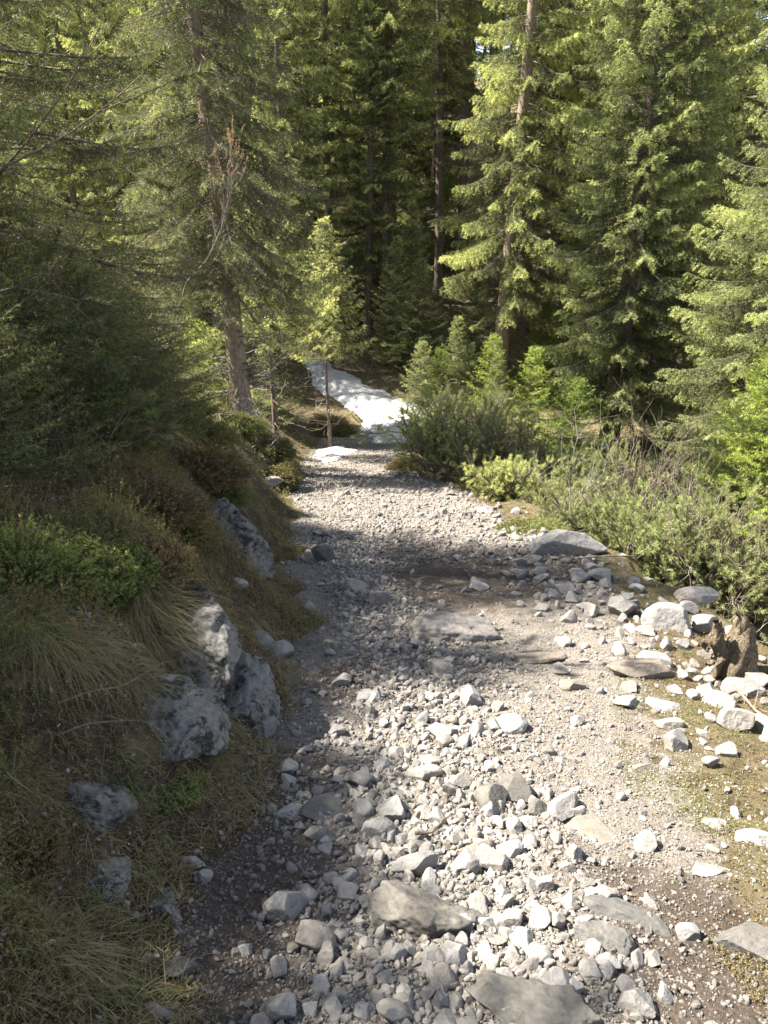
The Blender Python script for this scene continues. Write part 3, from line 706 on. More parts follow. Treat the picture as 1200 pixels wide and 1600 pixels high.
def dead(label, cat, u, v, Y, stems, seed, name='dead_shrub', bark='deadwood', lvl=2, kids=4, rad=.012, base=None, **kw):
    x = at(u, v, Y)[0] if base is None else base[0]
    return make_pine(name, label, cat, (x, Y, gz(x, Y)), seed, stems, leaf=False, bark=bark, lvl=lvl, kids=kids, rad=rad, up=.15, spread=.55, wig=.16, **kw)
dead('dead shrub with thin black upright stems and pale bare twigs in the thicket', 'dead shrub', 985, 740, 8.8, [((.05 * i - .12, .1 * (i % 2), 1), 1.25 + .15 * (i % 3)) for i in range(7)], 121, bark='bark')
dead('pale grey dead branches sticking up from the thicket beside the broad spruce', 'dead shrub', 1045, 760, 8.9, [((.4, 0, 1), 1.25), ((.1, .1, 1), .9), ((-.5, 0, 1), .9)], 122)
dead('bare pale twigs between the low pine bushes', 'dead shrub', 880, 840, 8.0, [((.5, 0, 1), .7), ((.1, .1, 1), .8), ((-.3, 0, 1), .6)], 123, rad=.008)
dead('tangle of bleached dead twigs under the dark spruce, left of the grey trunk', 'dead shrub', 245, 610, 10.5, [((.3, 0, 1), 1.0), ((-.2, .1, 1), 1.1), ((.05, 0, 1), 1.3), ((.7, 0, .8), .8), ((-.6, 0, .7), .7)], 124, rad=.014)
dead('fallen bleached twigs spread under the young tree behind the left bank', 'dead shrub', 300, 610, 11.0, [((.9, 0, .5), .8), ((-.8, .1, .5), .8), ((.4, 0, .9), .7)], 125, rad=.010)
dead('small bare whitish twig fan right of the grey trunk', 'dead shrub', 408, 665, 11.8, [((.3, 0, 1), .35), ((-.1, .1, 1), .35), ((.6, 0, .8), .3)], 126, rad=.006)
dead('bare thin undershoots in the heath at the right edge', 'dead shrub', 1150, 900, 6.2, [((.3, 0, 1), .5), ((-.4, .1, 1), .5), ((.1, 0, 1), .6)], 127, rad=.006)

# twisted old trunk and reddish dead sapling on the left
def path_obj(name, label, cat, pix, rad, mat, sides=8, group=None, seed=0, side=0):
    P = np.array([at(u, v, Y) for u, v, Y in pix]); t = np.linspace(0, 1, 24); tt = np.linspace(0, 1, len(P))
    Q_ = np.stack([np.interp(t, tt, P[:, i]) for i in range(3)], -1); Q_[1:-1] = (Q_[:-2] + 2 * Q_[1:-1] + Q_[2:]) / 4
    Q_ += fbm(Q_ * 6, 3, seed)[:, None] * .015
    r = np.interp(t, np.linspace(0, 1, len(rad)), rad); ps = [(Q_, r)]
    rng = np.random.default_rng(seed + 5)
    for k_ in range(side):
        j = int(rng.integers(8, 23)); d = unit(Q_[j] - Q_[j - 1] + rng.normal(size=3) * .6); l = .1 + .3 * rng.random() * (1 if rad[0] > .01 else .5)
        a = Q_[j]; b = a + d * l * .5; c = b + unit(d + rng.normal(size=3) * .35) * l * .5
        ps.append((np.array([a, (a + b) / 2 + rng.normal(size=3) * .006, b, c]), r[j] * np.array([.5, .4, .3, .15])))
    V, F = tubes(ps, sides); O = Q_[0]; V = V - O
    o = mesh(name, V, [F], M[mat], smooth=True); o.location = O
    return tag(o, label, cat, group)
path_obj('dead_tree', 'twisted thin grey dead tree behind the left bank, forking near the top', 'dead tree', [(238, 625, 11.5), (226, 540, 11.5), (220, 480, 11.4), (196, 440, 11.3)], [.06, .045, .04, .02], 'bark_lit', seed=3, side=9)
path_obj('dead_tree', 'second twisted dead tree leaning right against the first behind the left bank', 'dead tree', [(228, 625, 11.7), (236, 570, 11.7), (226, 500, 11.6), (250, 430, 11.5)], [.05, .035, .03, .015], 'bark_lit', seed=4, side=7)
def redsap():
    rng = np.random.default_rng(9); base = at(285, 445, 8.6); wood = []; tips = []
    P = np.array([at(u, v, 8.6) for u, v in ((262, 600), (285, 448), (325, 405), (345, 360), (358, 310), (365, 262))]); O = P[0]
    t = np.linspace(0, 1, 14); tt = np.linspace(0, 1, 6); pts = np.stack([np.interp(t, tt, P[:, i]) for i in range(3)], -1) - O
    wood.append((pts, np.linspace(.013, .002, 14)))
    for j in range(6, 14):
        for q in range(3):
            grow(rng, pts[j], unit(unit(pts[j] - pts[j - 1]) + rng.normal(size=3) * .6), .24 + .12 * rng.random(), .003, 1, wood, tips, .5, 3, .6, .15)
    root = empty('dead_sapling', O); tag(root, 'dead leaning sapling with rusty pink tips in front of the grey trunk', 'dead tree')
    V, F = tubes(wood, 5); mesh('stem', V, [F], M['twig'], root, smooth=True)
    A = np.array([q[0] for q in tips]); B = np.array([q[1] for q in tips]); hi = B[:, 2] > np.percentile(B[:, 2], 45)
    V, F, tn = needles(A[hi], B[hi], np.full(hi.sum(), .5), 130, .022, .006, rng, .9); mesh('dry_leaves', V, [F], M['rust'], root, tint=tn)

redsap()

# pine boughs reaching in from the left
def w3(*px): return [at(*p) for p in px]
def boughs(name, label, paths, rootxy, seed, **kw):
    rz_ = gz(*rootxy); O = np.array([rootxy[0], rootxy[1], rz_])
    stems = []
    for i, pth in enumerate(paths):
        pts = [O + np.array([0, 0, -.05]), O + np.array([.1, 0, .35 + .12 * i])] + w3(*pth)
        stems.append([tuple(p - O) for p in pts])
    return make_pine(name, label, 'pine tree', tuple(O), seed, stems, **kw)
boughs('pine_tree', 'stone pine with long needled tufts reaching in from the left edge', [
    [(-40, 320, 4.3), (50, 215, 4.2), (95, 150, 4.1), (125, 105, 4.1)],
    [(-40, 270, 4.1), (70, 235, 4.0), (130, 195, 4.0), (185, 150, 4.0)],
    [(-80, 560, 4.2), (-20, 500, 4.1), (30, 480, 4.0), (75, 440, 4.0)],
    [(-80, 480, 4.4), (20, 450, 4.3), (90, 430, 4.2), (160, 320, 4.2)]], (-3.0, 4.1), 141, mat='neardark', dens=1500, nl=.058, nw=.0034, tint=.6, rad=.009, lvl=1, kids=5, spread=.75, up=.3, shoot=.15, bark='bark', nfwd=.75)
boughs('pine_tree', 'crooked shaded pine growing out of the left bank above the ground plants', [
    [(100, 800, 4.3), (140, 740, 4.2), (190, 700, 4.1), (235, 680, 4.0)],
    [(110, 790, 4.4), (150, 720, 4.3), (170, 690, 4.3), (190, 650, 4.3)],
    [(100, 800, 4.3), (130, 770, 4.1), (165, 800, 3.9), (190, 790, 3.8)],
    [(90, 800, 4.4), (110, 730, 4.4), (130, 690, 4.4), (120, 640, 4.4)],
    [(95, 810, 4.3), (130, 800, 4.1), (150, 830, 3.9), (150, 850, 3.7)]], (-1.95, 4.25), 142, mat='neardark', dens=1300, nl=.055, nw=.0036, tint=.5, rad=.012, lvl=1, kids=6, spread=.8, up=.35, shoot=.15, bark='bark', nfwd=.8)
# low spruce sprays at the left edge
make_spruce('young_spruce', 'low young spruce with soft green sprays at the left edge, below the pine', 'young tree', (-2.15, 3.35, gz(-2.15, 3.35)), 63, 1.15, .05, .62, 90,
            dens=150, nl=.017, nw=.0042, mat='neardark', tr=.02, hang=.2, droop=.2, tw=.04, tipbright=.5, top=.6)
make_spruce('young_spruce', 'small yellow green juniper-like seedling on the grassy bank at the left edge', 'young tree', (-1.42, 1.95, gz(-1.42, 1.95)), 64, .55, .02, .36, 70,
            dens=260, nl=.011, nw=.003, mat='neardark', tr=.01, hang=.1, droop=.1, tw=.022, tipbright=.7, top=.6)

# ------------------------------------------------------------------ stones
def ico(sub):
    t = (1 + 5 ** .5) / 2
    v = [(-1, t, 0), (1, t, 0), (-1, -t, 0), (1, -t, 0), (0, -1, t), (0, 1, t), (0, -1, -t), (0, 1, -t), (t, 0, -1), (t, 0, 1), (-t, 0, -1), (-t, 0, 1)]
    f = [(0, 11, 5), (0, 5, 1), (0, 1, 7), (0, 7, 10), (0, 10, 11), (1, 5, 9), (5, 11, 4), (11, 10, 2), (10, 7, 6), (7, 1, 8), (3, 9, 4), (3, 4, 2), (3, 2, 6), (3, 6, 8), (3, 8, 9), (4, 9, 5), (2, 4, 11), (6, 2, 10), (8, 6, 7), (9, 8, 1)]
    v = [np.array(q, float) / np.linalg.norm(q) for q in v]
    for _ in range(sub):
        c = {}; g = []
        def mid(a, b):
            k_ = (min(a, b), max(a, b))
            if k_ not in c:
                m_ = v[a] + v[b]; v.append(m_ / np.linalg.norm(m_)); c[k_] = len(v) - 1
            return c[k_]
        for a, b, d in f:
            x, y, z = mid(a, b), mid(b, d), mid(d, a); g += [(a, x, z), (b, y, x), (d, z, y), (x, y, z)]
        f = g
    return np.array(v), np.array(f)
ICO = {i: ico(i) for i in (0, 2, 3, 4, 5)}
def rockV(rng, sub, dims, planes=11, rough=.05, rs=1.0, flat_top=False):
    """an angular stone: a ball cut by random planes, then roughened; dims = half sizes"""
    d, F = ICO[sub]; n = unit(rng.normal(size=(planes, 3)) * np.array([1, 1, .9])); h = .55 + .4 * rng.random(planes)
    if flat_top: n[0] = unit(np.array([.08, .05, 1.0])); h[0] = .6
    c = d @ n.T; r = np.min(np.where(c > .05, h[None] / np.maximum(c, .05), 9), axis=1); r = np.minimum(r, 1.15)
    V = d * r[:, None]
    o = rng.random(3) * 50; sc_ = np.array(dims, float)
    q = V * sc_ / max(sc_)
    rg_ = 1 - np.abs(fbm(q * np.array([3.2, 3.2, 6.0]) * rs + o + 9, 3, 5)) * 2.2
    V = V * (1 + rough * fbm(q * 3.0 * rs + o, 4, 3) + rough * .4 * fbm(q * 11 * rs + o, 3, 8) - (rough * .55 * np.clip(rg_ - .55, 0, 1) if rough > .1 else 0))[:, None]
    return V * sc_, F
RR = np.random.default_rng(2024)
ROCKS = []      # (x, y, r, label-ish, u, v)
def rock(label, u, v, wpx, hpx, mat='stone', thick=.6, sink=.35, sub=4, cat='rock', name='rock', group=None, rough=.06, planes=11, rz=None, flat_top=False, Y=None, lift=0, rs=1.0, tilt=(0, 0), deep=None):
    x, y, z = hit(u, v) if Y is None else tuple(at(u, v, Y)); dep = y * CP + (CAM_H - z) * SP
    w_ = wpx * (.98 if mat == 'outcrop' else 1.22 if wpx > 55 else 1.1) / FPX * dep / 2; dd = math.atan2(CAM_H - z, y)
    # depth along the ground from the pixel height, allowing for the standing height
    hz = w_ * thick; tot = hpx / FPX * dep
    hy = deep if deep else max(.45 * w_, min((tot - hz * math.cos(dd) * (1 - sink)) / max(.3, math.sin(dd)) / 2, 2.2 * w_))
    V, F = rockV(RR, sub, (w_, hy, hz), planes, rough, rs, flat_top)
    o = mesh(name, V, [F], M[mat], smooth=(sub >= 5 and rough > .1))
    o.location = (x - (.25 * w_ if mat == 'outcrop' else 0), y, z + hz * (1 - 2 * sink) * .6 + lift - (.12 * hz if mat == 'outcrop' else 0)); o.rotation_euler = (tilt[0] - .2, tilt[1] + (.55 if mat == 'outcrop' else 0), rz if rz is not None else RR.normal() * .25)
    tag(o, label, cat, group); ROCKS.append((x, y, max(w_, hy) * .85, label, u, v)); return o
B5 = dict(sub=5, rough=.16, planes=9)
rock('large dark weathered boulder sunk in the loose stones near the bottom', 655, 1436, 172, 105, 'slab', .42, .45, **B5)
rock('broad flat dark grey slab cut off by the bottom edge of the picture', 855, 1585, 178, 130, 'slab', .35, .55, sub=5, rough=.13, planes=13, rs=1.4, flat_top=True)
rock('rounded grey slab between the pale stones and the dark soil, lower right', 930, 1468, 82, 70, 'slab', .45, .48, sub=5, rough=.12)
rock('long flat grey slab flush with the soil above the rounded grey one', 990, 1432, 118, 62, 'slab', .3, .66, sub=5, rough=.12, flat_top=True)
rock('grey slab at the right edge, in dark soil', 1170, 1478, 95, 70, 'slab', .4, .45, sub=5, rough=.09)
rock('tan worn slab lying flush in the brown gravel', 925, 1296, 62, 105, 'tanslab', .3, .62, sub=4, flat_top=True)
rock('bluish grey flat slab at the left side of the stones', 512, 1272, 62, 74, 'slab', .3, .6, sub=4, flat_top=True)
rock('thin flat pale slab in dark grit, left of the bluish one', 462, 1272, 56, 30, 'stone', .25, .66, sub=4, flat_top=True)
rock('tan boulder worn smooth in the middle of the trail, beside the shadow', 712, 988, 118, 62, 'tanslab', .5, .5, sub=5, rough=.13)
rock('flush tan slab right of the tan boulder', 835, 1031, 76, 26, 'tanslab', .3, .62, sub=4, flat_top=True)
rock('tall pale boulder with a shadowed side at the right border of the loose stones', 881, 1268, 48, 54, thick=.8, sink=.2)
rock('grey pyramid-shaped stone, the highest of the stones above the trail centre', 803, 1243, 46, 48, 'slab', .9, .25, sub=4, rough=.04, planes=7)
rock('grey wedge-shaped stone leaning against the pyramid-shaped one', 768, 1256, 48, 50, 'slab', .8, .25, sub=4, rough=.04, planes=7)
rock('dark cube-like stone under the pyramid-shaped one', 836, 1270, 30, 32, 'slab', .9, .25)
rock('big square pale block at the left of the loose stones', 446, 1424, 56, 60, thick=.85, sink=.25, planes=8)
rock('pale angular block right below the big square block', 488, 1477, 58, 44, thick=.7, sink=.25)
rock('small pale block at the left rim of the stones, below the two larger blocks', 434, 1521, 28, 36, thick=.9, sink=.2)
for u_, v_, wp, hp in ((611, 1275, 52, 50), (662, 1218, 50, 34), (722, 1231, 42, 30), (566, 1226, 40, 30), (568, 1272, 38, 32), (590, 1302, 46, 34), (543, 1405, 34, 38), (583, 1395, 26, 36), (728, 1356, 44, 40),
                       (762, 1350, 52, 52), (728, 1450, 38, 42), (762, 1448, 30, 34), (790, 1455, 26, 44), (841, 1441, 34, 40), (840, 1498, 34, 42), (710, 1496, 44, 44), (673, 1500, 32, 34), (817, 1475, 34, 52),
                       (945, 1510, 36, 40), (1015, 1503, 34, 34), (1075, 1464, 34, 32), (965, 1530, 30, 44), (995, 1570, 56, 46), (486, 1388, 32, 24), (510, 1402, 32, 28), (688, 1140, 46, 34), (694, 1162, 44, 36), (735, 1095, 44, 46),
                       (796, 1140, 46, 36), (736, 1170, 34, 30), (685, 1055, 42, 24), (640, 1105, 34, 24), (612, 1390, 34, 26), (655, 1362, 60, 28), (800, 1335, 34, 28), (828, 1330, 30, 36), (716, 1345, 36, 32)):
    pass
_gen = [(611, 1275, 52, 50, 'pale squarish stone in the middle of the loose stones'), (662, 1218, 50, 34, 'flat pale stone in the upper part of the loose stones'), (722, 1231, 42, 30, 'bright pale stone left of the wedge-shaped grey one'),
        (566, 1226, 40, 30, 'pale stone above the bluish flat slab'), (568, 1272, 38, 32, 'grey stone touching the bluish flat slab'), (590, 1303, 46, 34, 'smooth pale stone under the squarish stone'),
        (543, 1405, 34, 38, 'upright pale stone left of the large dark boulder'), (728, 1356, 44, 40, 'bright block beside a beige one below the tan roots'), (762, 1350, 54, 54, 'long pale stone with a dark hollow at its foot'),
        (728, 1450, 38, 42, 'pale stone on the right shoulder of the large dark boulder'), (762, 1448, 30, 34, 'small grey stone, second right of the large dark boulder'), (841, 1441, 34, 40, 'pale stone above the tilted white one, right of centre'),
        (817, 1475, 32, 54, 'tilted white stone standing on edge right of the dark boulder'), (841, 1500, 34, 42, 'grey stone just above the broad bottom slab'), (710, 1496, 46, 44, 'white block just below the large dark boulder'),
        (672, 1500, 32, 34, 'grey stone left of the white block below the boulder'), (946, 1512, 38, 42, 'pale lump below the rounded grey slab'), (1016, 1503, 34, 34, 'dirty pale stone in the dark soil at lower right'),
        (1075, 1464, 34, 32, 'round grey stone alone on dark soil near the right slab'), (996, 1572, 56, 46, 'grey half-buried stone right of the broad bottom slab'), (735, 1096, 44, 44, 'sunlit split boulder by the grass tuft on the trail'),
        (796, 1140, 48, 36, 'sunlit block right of the grass tuft on the trail'), (690, 1150, 46, 40, 'grey stone at the shadow edge, left of the grass tuft'), (685, 1055, 42, 24, 'flat sunlit stone below the tan boulder'),
        (655, 1362, 64, 28, 'broad low stone above the large dark boulder'), (800, 1333, 34, 30, 'pale stone with yellowish stain right of centre'), (895, 1077, 34, 24, 'tan triangular flat stone in the brown gravel'),
        (555, 921, 36, 24, 'grey stone with dark underside, alone on the far trail'), (592, 945, 34, 22, 'tan stone on the far trail right of the alone grey one'), (508, 876, 44, 14, 'dark flat stone at the left side of the far trail'),
        (535, 1070, 26, 30, 'brownish stone set in dark mud left of the trail centre'), (322, 1374, 26, 24, 'white cube-like stone at the foot of the grassy bank'), (302, 1356, 34, 18, 'flat pale stone beside the white cube-like one'),
        (231, 1500, 24, 22, 'small white stone on the grassy bank at bottom left'), (382, 1490, 24, 22, 'lone stone with a dark side in the black grit'), (406, 1006, 38, 26, 'smooth pale cobble on the left bank above the grey rock'),
        (436, 1026, 40, 36, 'rough grey rock below the smooth cobble on the left'), (285, 1520, 50, 44, 'dark rock on the trail edge at bottom left'), (250, 1590, 40, 26, 'pale rock at the bottom edge left of the trail')]
for u_, v_, wp, hp, lb in _gen:
    rock(lb, u_, v_, wp, hp, 'slab' if ('dark' in lb.split(' ')[0]) else ('tanslab' if lb.startswith('tan') else 'stone'), thick=.6 + .25 * RR.random(), sink=.25, sub=4, rough=.05, planes=int(8 + RR.integers(0, 5)))
# right-hand border stones
for u_, v_, wp, hp, th_, lb in [(966, 957, 42, 46, 1.1, 'pointed pale boulder standing upright at the right border of the trail'), (1041, 983, 56, 50, .85, 'large white boulder at the right border, left of the stump'),
        (1010, 990, 26, 24, .8, 'small pale stone leaning on the large white boulder'), (986, 986, 20, 22, .7, 'small white stone left of the large white boulder'), (996, 1052, 76, 40, .45, 'flat tan slab propped up in the grass below the large white boulder'),
        (1028, 1036, 52, 24, .5, 'lichened white stone between the flat slab and the stump'), (1108, 1030, 46, 20, .5, 'pale flat stone at the foot of the stump'), (982, 1079, 28, 26, .6, 'white block under the flat tan slab'),
        (980, 1102, 36, 30, .5, 'pale slab below the white block'), (1030, 1102, 50, 36, .4, 'rough pale slab sunk in dry grass'), (1153, 1136, 56, 44, .8, 'rounded white boulder in the dry moss at the right'),
        (1160, 1085, 50, 46, .8, 'grey white boulder below the stump'), (1180, 1068, 44, 40, .7, 'pale boulder behind the one below the stump'), (1196, 1140, 30, 50, .8, 'white boulder cut by the right edge'),
        (1050, 1135, 44, 26, .5, 'pale stones lump left of the rounded white boulder'), (1120, 1100, 46, 36, .5, 'jagged pale stone in front of the grass tuft'), (883, 862, 92, 44, .5, 'large pale mossy boulder at the trail edge under the pines'),
        (833, 880, 34, 18, .6, 'white stone left of the large mossy boulder'), (905, 908, 40, 24, .6, 'grey rock in the shaded stones at the right border'), (938, 905, 34, 26, .6, 'dark grey rock behind the shaded stones'),
        (880, 925, 30, 22, .7, 'small grey rock in the shadow left of the pointed boulder'), (915, 952, 24, 18, .6, 'pale rock left of the pointed boulder'), (1080, 940, 60, 36, .6, 'grey rock half hidden behind the stump'),
        (1100, 985, 50, 34, .6, 'grey rock right of the large white boulder, by the stump'), (672, 723, 26, 13, .6, 'pale rock at the foot of the largest pine bush'), (760, 800, 26, 16, .6, 'white rock below the low bright pine bush'),
        (730, 750, 20, 10, .5, 'white flat rock under the pine bushes'), (1180, 1315, 56, 34, .4, 'pale rock in dry grass at the right edge'), (1105, 1365, 62, 30, .3, 'flat pale rock between gravel and dry grass'),
        (1115, 1290, 44, 18, .3, 'flush grey rock in the dry moss'), (1000, 1200, 40, 14, .3, 'flush tan stone in the gravel at right'), (745, 1340, 60, 26, .4, 'tan rough rock among the loose stones')]:
    rock(lb, u_, v_, wp, hp, 'tanslab' if 'tan ' in lb else 'stone', th_, .25 if th_ > .45 else .5, sub=4, rough=.07)
# outcrops of the left bank
OC = dict(mat='outcrop', sub=5, cat='rock outcrop', name='rock_outcrop', rs=1.15)
rock('lichen-spotted black and white outcrop overhanging the bank beside the trail', 366, 846, 180, 150, thick=.95, sink=.42, rough=.16, planes=13, deep=.40, **OC)
rock('broad grey lichened outcrop at the foot of the left bank', 385, 1095, 150, 175, thick=.95, sink=.42, rough=.13, planes=13, deep=.30, **OC)
rock('long ridge of lichened rock running up the bank behind the broad outcrop', 325, 1000, 130, 230, thick=1.1, sink=.45, rough=.15, planes=13, deep=.55, rz=.35, **OC)
rock('blackish lichened outcrop left of the broad grey one', 288, 1140, 165, 180, thick=.9, sink=.42, rough=.15, planes=13, deep=.24, **OC)
rock('pale cracked outcrop with black patches low on the left bank', 165, 1262, 150, 120, thick=.7, sink=.5, rough=.15, planes=12, rz=-.5, **OC)
rock('small streaked outcrop in the brown grass of the left bank', 172, 1378, 66, 100, thick=.7, sink=.5, rough=.14, planes=11, **OC)
rock('narrow pale outcrop at the border of grass and grit, lower left', 268, 1425, 56, 110, thick=.6, sink=.5, rough=.14, planes=11, rz=.4, **OC)
rock('grey stone block with an orange lichen cap beside the grey trunk', 396, 664, 36, 20, thick=.7, sink=.3, rough=.1, planes=9, mat='stone', sub=4, cat='rock')
rock('small pale rock at the top of the far left bank', 425, 757, 32, 14, thick=.5, sink=.3, rough=.1, mat='stone', sub=4)
rock('pale rock on the left bank below the overhanging outcrop', 372, 915, 26, 18, thick=.6, sink=.3, rough=.1, mat='stone', sub=4)

# loose stones
var = []
for i in range(14):
    r = .05; V, F = rockV(np.random.default_rng(500 + i), 3, (r, r * (.68 + .3 * RR.random()), r * (.5 + .3 * RR.random())), 8 + i % 5, .045)
    me_o = mesh('loose_stone', V, [F], M['stone'], smooth=False); var.append(me_o.data); bpy.data.objects.remove(me_o)
BAND = [((715, 1600), 200), ((690, 1400), 195), ((660, 1250), 175), ((665, 1120), 130), ((660, 1030), 105), ((590, 960), 62), ((560, 900), 46), ((560, 840), 40), ((580, 800), 40)]
bc = [plane_pt(*p) for p, _ in BAND]; by_ = np.array([c[1] for c in bc]); bx_ = np.array([c[0] for c in bc])
bw_ = np.array([abs(plane_pt(p[0] + h_, p[1])[0] - c[0]) for (p, h_), c in zip(BAND, bc)])
o_ = np.argsort(by_); by_, bx_, bw_ = by_[o_], bx_[o_], bw_[o_]
EDGE = [(1010, 1075), (1150, 1100), (1060, 1020), (985, 960), (900, 915), (860, 880), (800, 850), (770, 810), (700, 775), (660, 745), (950, 930), (880, 900)]
EDGEP = np.array([hit(*p)[:2] for p in EDGE])
def band_d(x, y): return np.abs(x - np.interp(y, by_, bx_)) / np.interp(y, by_, bw_)
def inst(x, y, r, i, label, group):
    o = bpy.data.objects.new('loose_stone', var[i % len(var)]); COL.objects.link(o)
    z = gz(x, y); o.location = (x, y, z + r * .30); s = r / .05
    o.rotation_euler = (RR.normal() * .5, RR.normal() * .5, RR.random() * 6.28); o.scale = (s, s, s)
    return tag(o, label, 'stone', group)
placed = [(a, b, r) for a, b, r, *_ in ROCKS]
PA = np.array(placed)
cand = []
rs = np.random.default_rng(31)
for _ in range(90000):
    if len(cand) >= 3300: break
    m = rs.random()
    if m < .78:
        y = 1.15 + 6.8 * rs.random() ** 1.4; hw = np.interp(y, by_, bw_); x = np.interp(y, by_, bx_) + hw * rs.normal() * .54
        if y > 6 and rs.random() < .4: continue
        r = .011 + .020 * rs.random() ** 1.6 + (.020 * rs.random() if rs.random() < .20 else 0)
    elif m < .88:
        e = EDGEP[rs.integers(0, len(EDGEP))]; x = e[0] + rs.normal() * .28; y = e[1] + rs.normal() * .5; r = .022 + .05 * rs.random() ** 1.6
    else:
        y = 1.2 + 11 * rs.random() ** 1.3; x = xl(y) + (xr(y) - xl(y)) * rs.random(); r = .010 + (.018 + .035 * (y > 4.5)) * rs.random() ** 2
    if x < xl(y) - .05: continue
    lim = .48 if m < .78 else .9
    if ((PA[:, 0] - x) ** 2 + (PA[:, 1] - y) ** 2 < (lim * (PA[:, 2] + r)) ** 2).any(): continue
    PA = np.vstack([PA, (x, y, r)]); cand.append((x, y, r))
def size_px(c): return c[2] / math.hypot(c[1], CAM_H + .24 * c[1])
cand.sort(key=size_px, reverse=True)
print('loose stones', len(cand), flush=True)
NR = len(ROCKS)
used_labels = {}
def near_label(x, y, r):
    s_ = 'fist-sized' if r > .038 else 'egg-sized' if r > .026 else 'small'
    best = min(ROCKS[:NR], key=lambda q: (q[0] - x) ** 2 + (q[1] - y) ** 2)
    short = best[3].split(' ')
    dx, dy = x - best[0], y - best[1]
    rel = ('just left of' if dx < 0 else 'just right of') if abs(dx) > abs(dy) else ('just beyond' if dy > 0 else 'just in front of')
    return s_, rel, ' '.join(short[:6])
indiv = cand[:240]; rest = cand[240:]
for i, (x, y, r) in enumerate(indiv):
    s_, rel, nm = near_label(x, y, r)
    d = ROCKS
    while nm.split(' ')[-1] in ('the', 'of', 'in', 'at', 'a', 'with', 'by', 'and', 'to', 'on', 'from', 'under', 'above', 'below', 'between', 'left', 'right', 'beside', 'behind'): nm = ' '.join(nm.split(' ')[:-1])
    used_labels.setdefault((s_, rel, nm), []).append((x, y, r, i))
ORD = ['', 'second ', 'third ', 'fourth ', 'fifth ', 'sixth ', 'seventh ', 'eighth ', 'ninth ', 'tenth ', 'eleventh ', 'twelfth '] + ['%dth ' % q for q in range(13, 40)]
for (s_, rel, nm), lst in used_labels.items():
    ref = min(ROCKS[:NR], key=lambda q: (q[0] - lst[0][0]) ** 2 + (q[1] - lst[0][1]) ** 2)
    lst.sort(key=lambda q: (q[0] - ref[0]) ** 2 + (q[1] - ref[1]) ** 2)
    for n_, (x, y, r, i) in enumerate(lst):
        lb = '%snearest %s pale stone %s the %s' % (ORD[n_], s_, rel, nm)
        inst(x, y, r, i, ' '.join(lb.split(' ')[:16]), 'loose stones on the trail')
VV = []; FF = []; TT = []; off = 0
dv, F2 = ICO[2]
shapes = [rockV(np.random.default_rng(700 + i), 2, (1, .75, .6), 9, .04)[0] for i in range(12)]
def rotm(rng, n):
    q = unit(rng.normal(size=(n, 4))); a, b, c, d = q.T
    return np.stack([1 - 2 * (c * c + d * d), 2 * (b * c - a * d), 2 * (b * d + a * c), 2 * (b * c + a * d), 1 - 2 * (b * b + d * d), 2 * (c * d - a * b), 2 * (b * d - a * c), 2 * (c * d + a * b), 1 - 2 * (b * b + c * c)], -1).reshape(n, 3, 3)
def pebbles(name, label, P, R_, shp, F0, seed, lift=.25):
    rng = np.random.default_rng(seed); n = len(P); Rm = rotm(rng, n); k_ = rng.integers(0, len(shp), n); S = np.array(shp)[k_]
    Vp = np.einsum('nij,nvj->nvi', Rm, S) * R_[:, None, None]; Z = zfun(P[:, 0], P[:, 1]) + R_ * lift
    Vp = Vp + np.stack([P[:, 0], P[:, 1], Z], -1)[:, None]
    m_ = S.shape[1]; Fp = F0[None] + (np.arange(n) * m_)[:, None, None]
    o = mesh(name, Vp.reshape(-1, 3), [Fp.reshape(-1, 3)], M['pebble'], tint=np.repeat(rng.random(n) * (1 - .75 * np.clip(soilmask(P[:, 0], P[:, 1]), 0, 1)), m_))
    return tag(o, label, 'gravel', kind='stuff')
rest = np.array(rest); pebbles('loose_stones', 'smaller loose pale stones strewn along the trail', rest[:, :2], rest[:, 2], shapes, F2, 5)
# middle gravel, in and around the band
rg = np.random.default_rng(8)
def sample_trail(n, ymin, ymax, pw, fn):
    y = ymin + (ymax - ymin) * rg.random(n) ** pw; x = xl(y) - .15 + (xr(y) + .5 - xl(y) + .15) * rg.random(n)
    keep = rg.random(n) < fn(x, y); return np.stack([x[keep], y[keep]], -1)
P = sample_trail(46000, 1.0, 9, 1.9, lambda x, y: np.exp(-(band_d(x, y) / 1.05) ** 2) * .8 + .05)
pebbles('coarse_gravel', 'coarse pale gravel between the loose stones', P, .006 + .011 * rg.random(len(P)) ** 1.6, shapes[:6], F2, 6)
sh0 = [ICO[0][0] * (.7 + .5 * np.random.default_rng(900 + i).random((12, 1))) * np.array([1, .8, .6]) for i in range(12)]
P = sample_trail(120000, .95, 10, 1.9, lambda x, y: np.clip(trailmask(x, y) * (1.05 - .55 * soilmask(x, y)), .03, 1))
pebbles('fine_gravel', 'fine grit covering the trail', P, .0025 + .0048 * rg.random(len(P)) ** 1.5, sh0, ICO[0][1], 7, .3)
P = sample_trail(16000, 6, 20, 1.3, lambda x, y: np.clip(trailmask(x, y), .02, 1))
pebbles('far_gravel', 'gravel of the far part of the trail', P, .008 + .022 * rg.random(len(P)) ** 2.5, sh0, ICO[0][1], 9, .3)

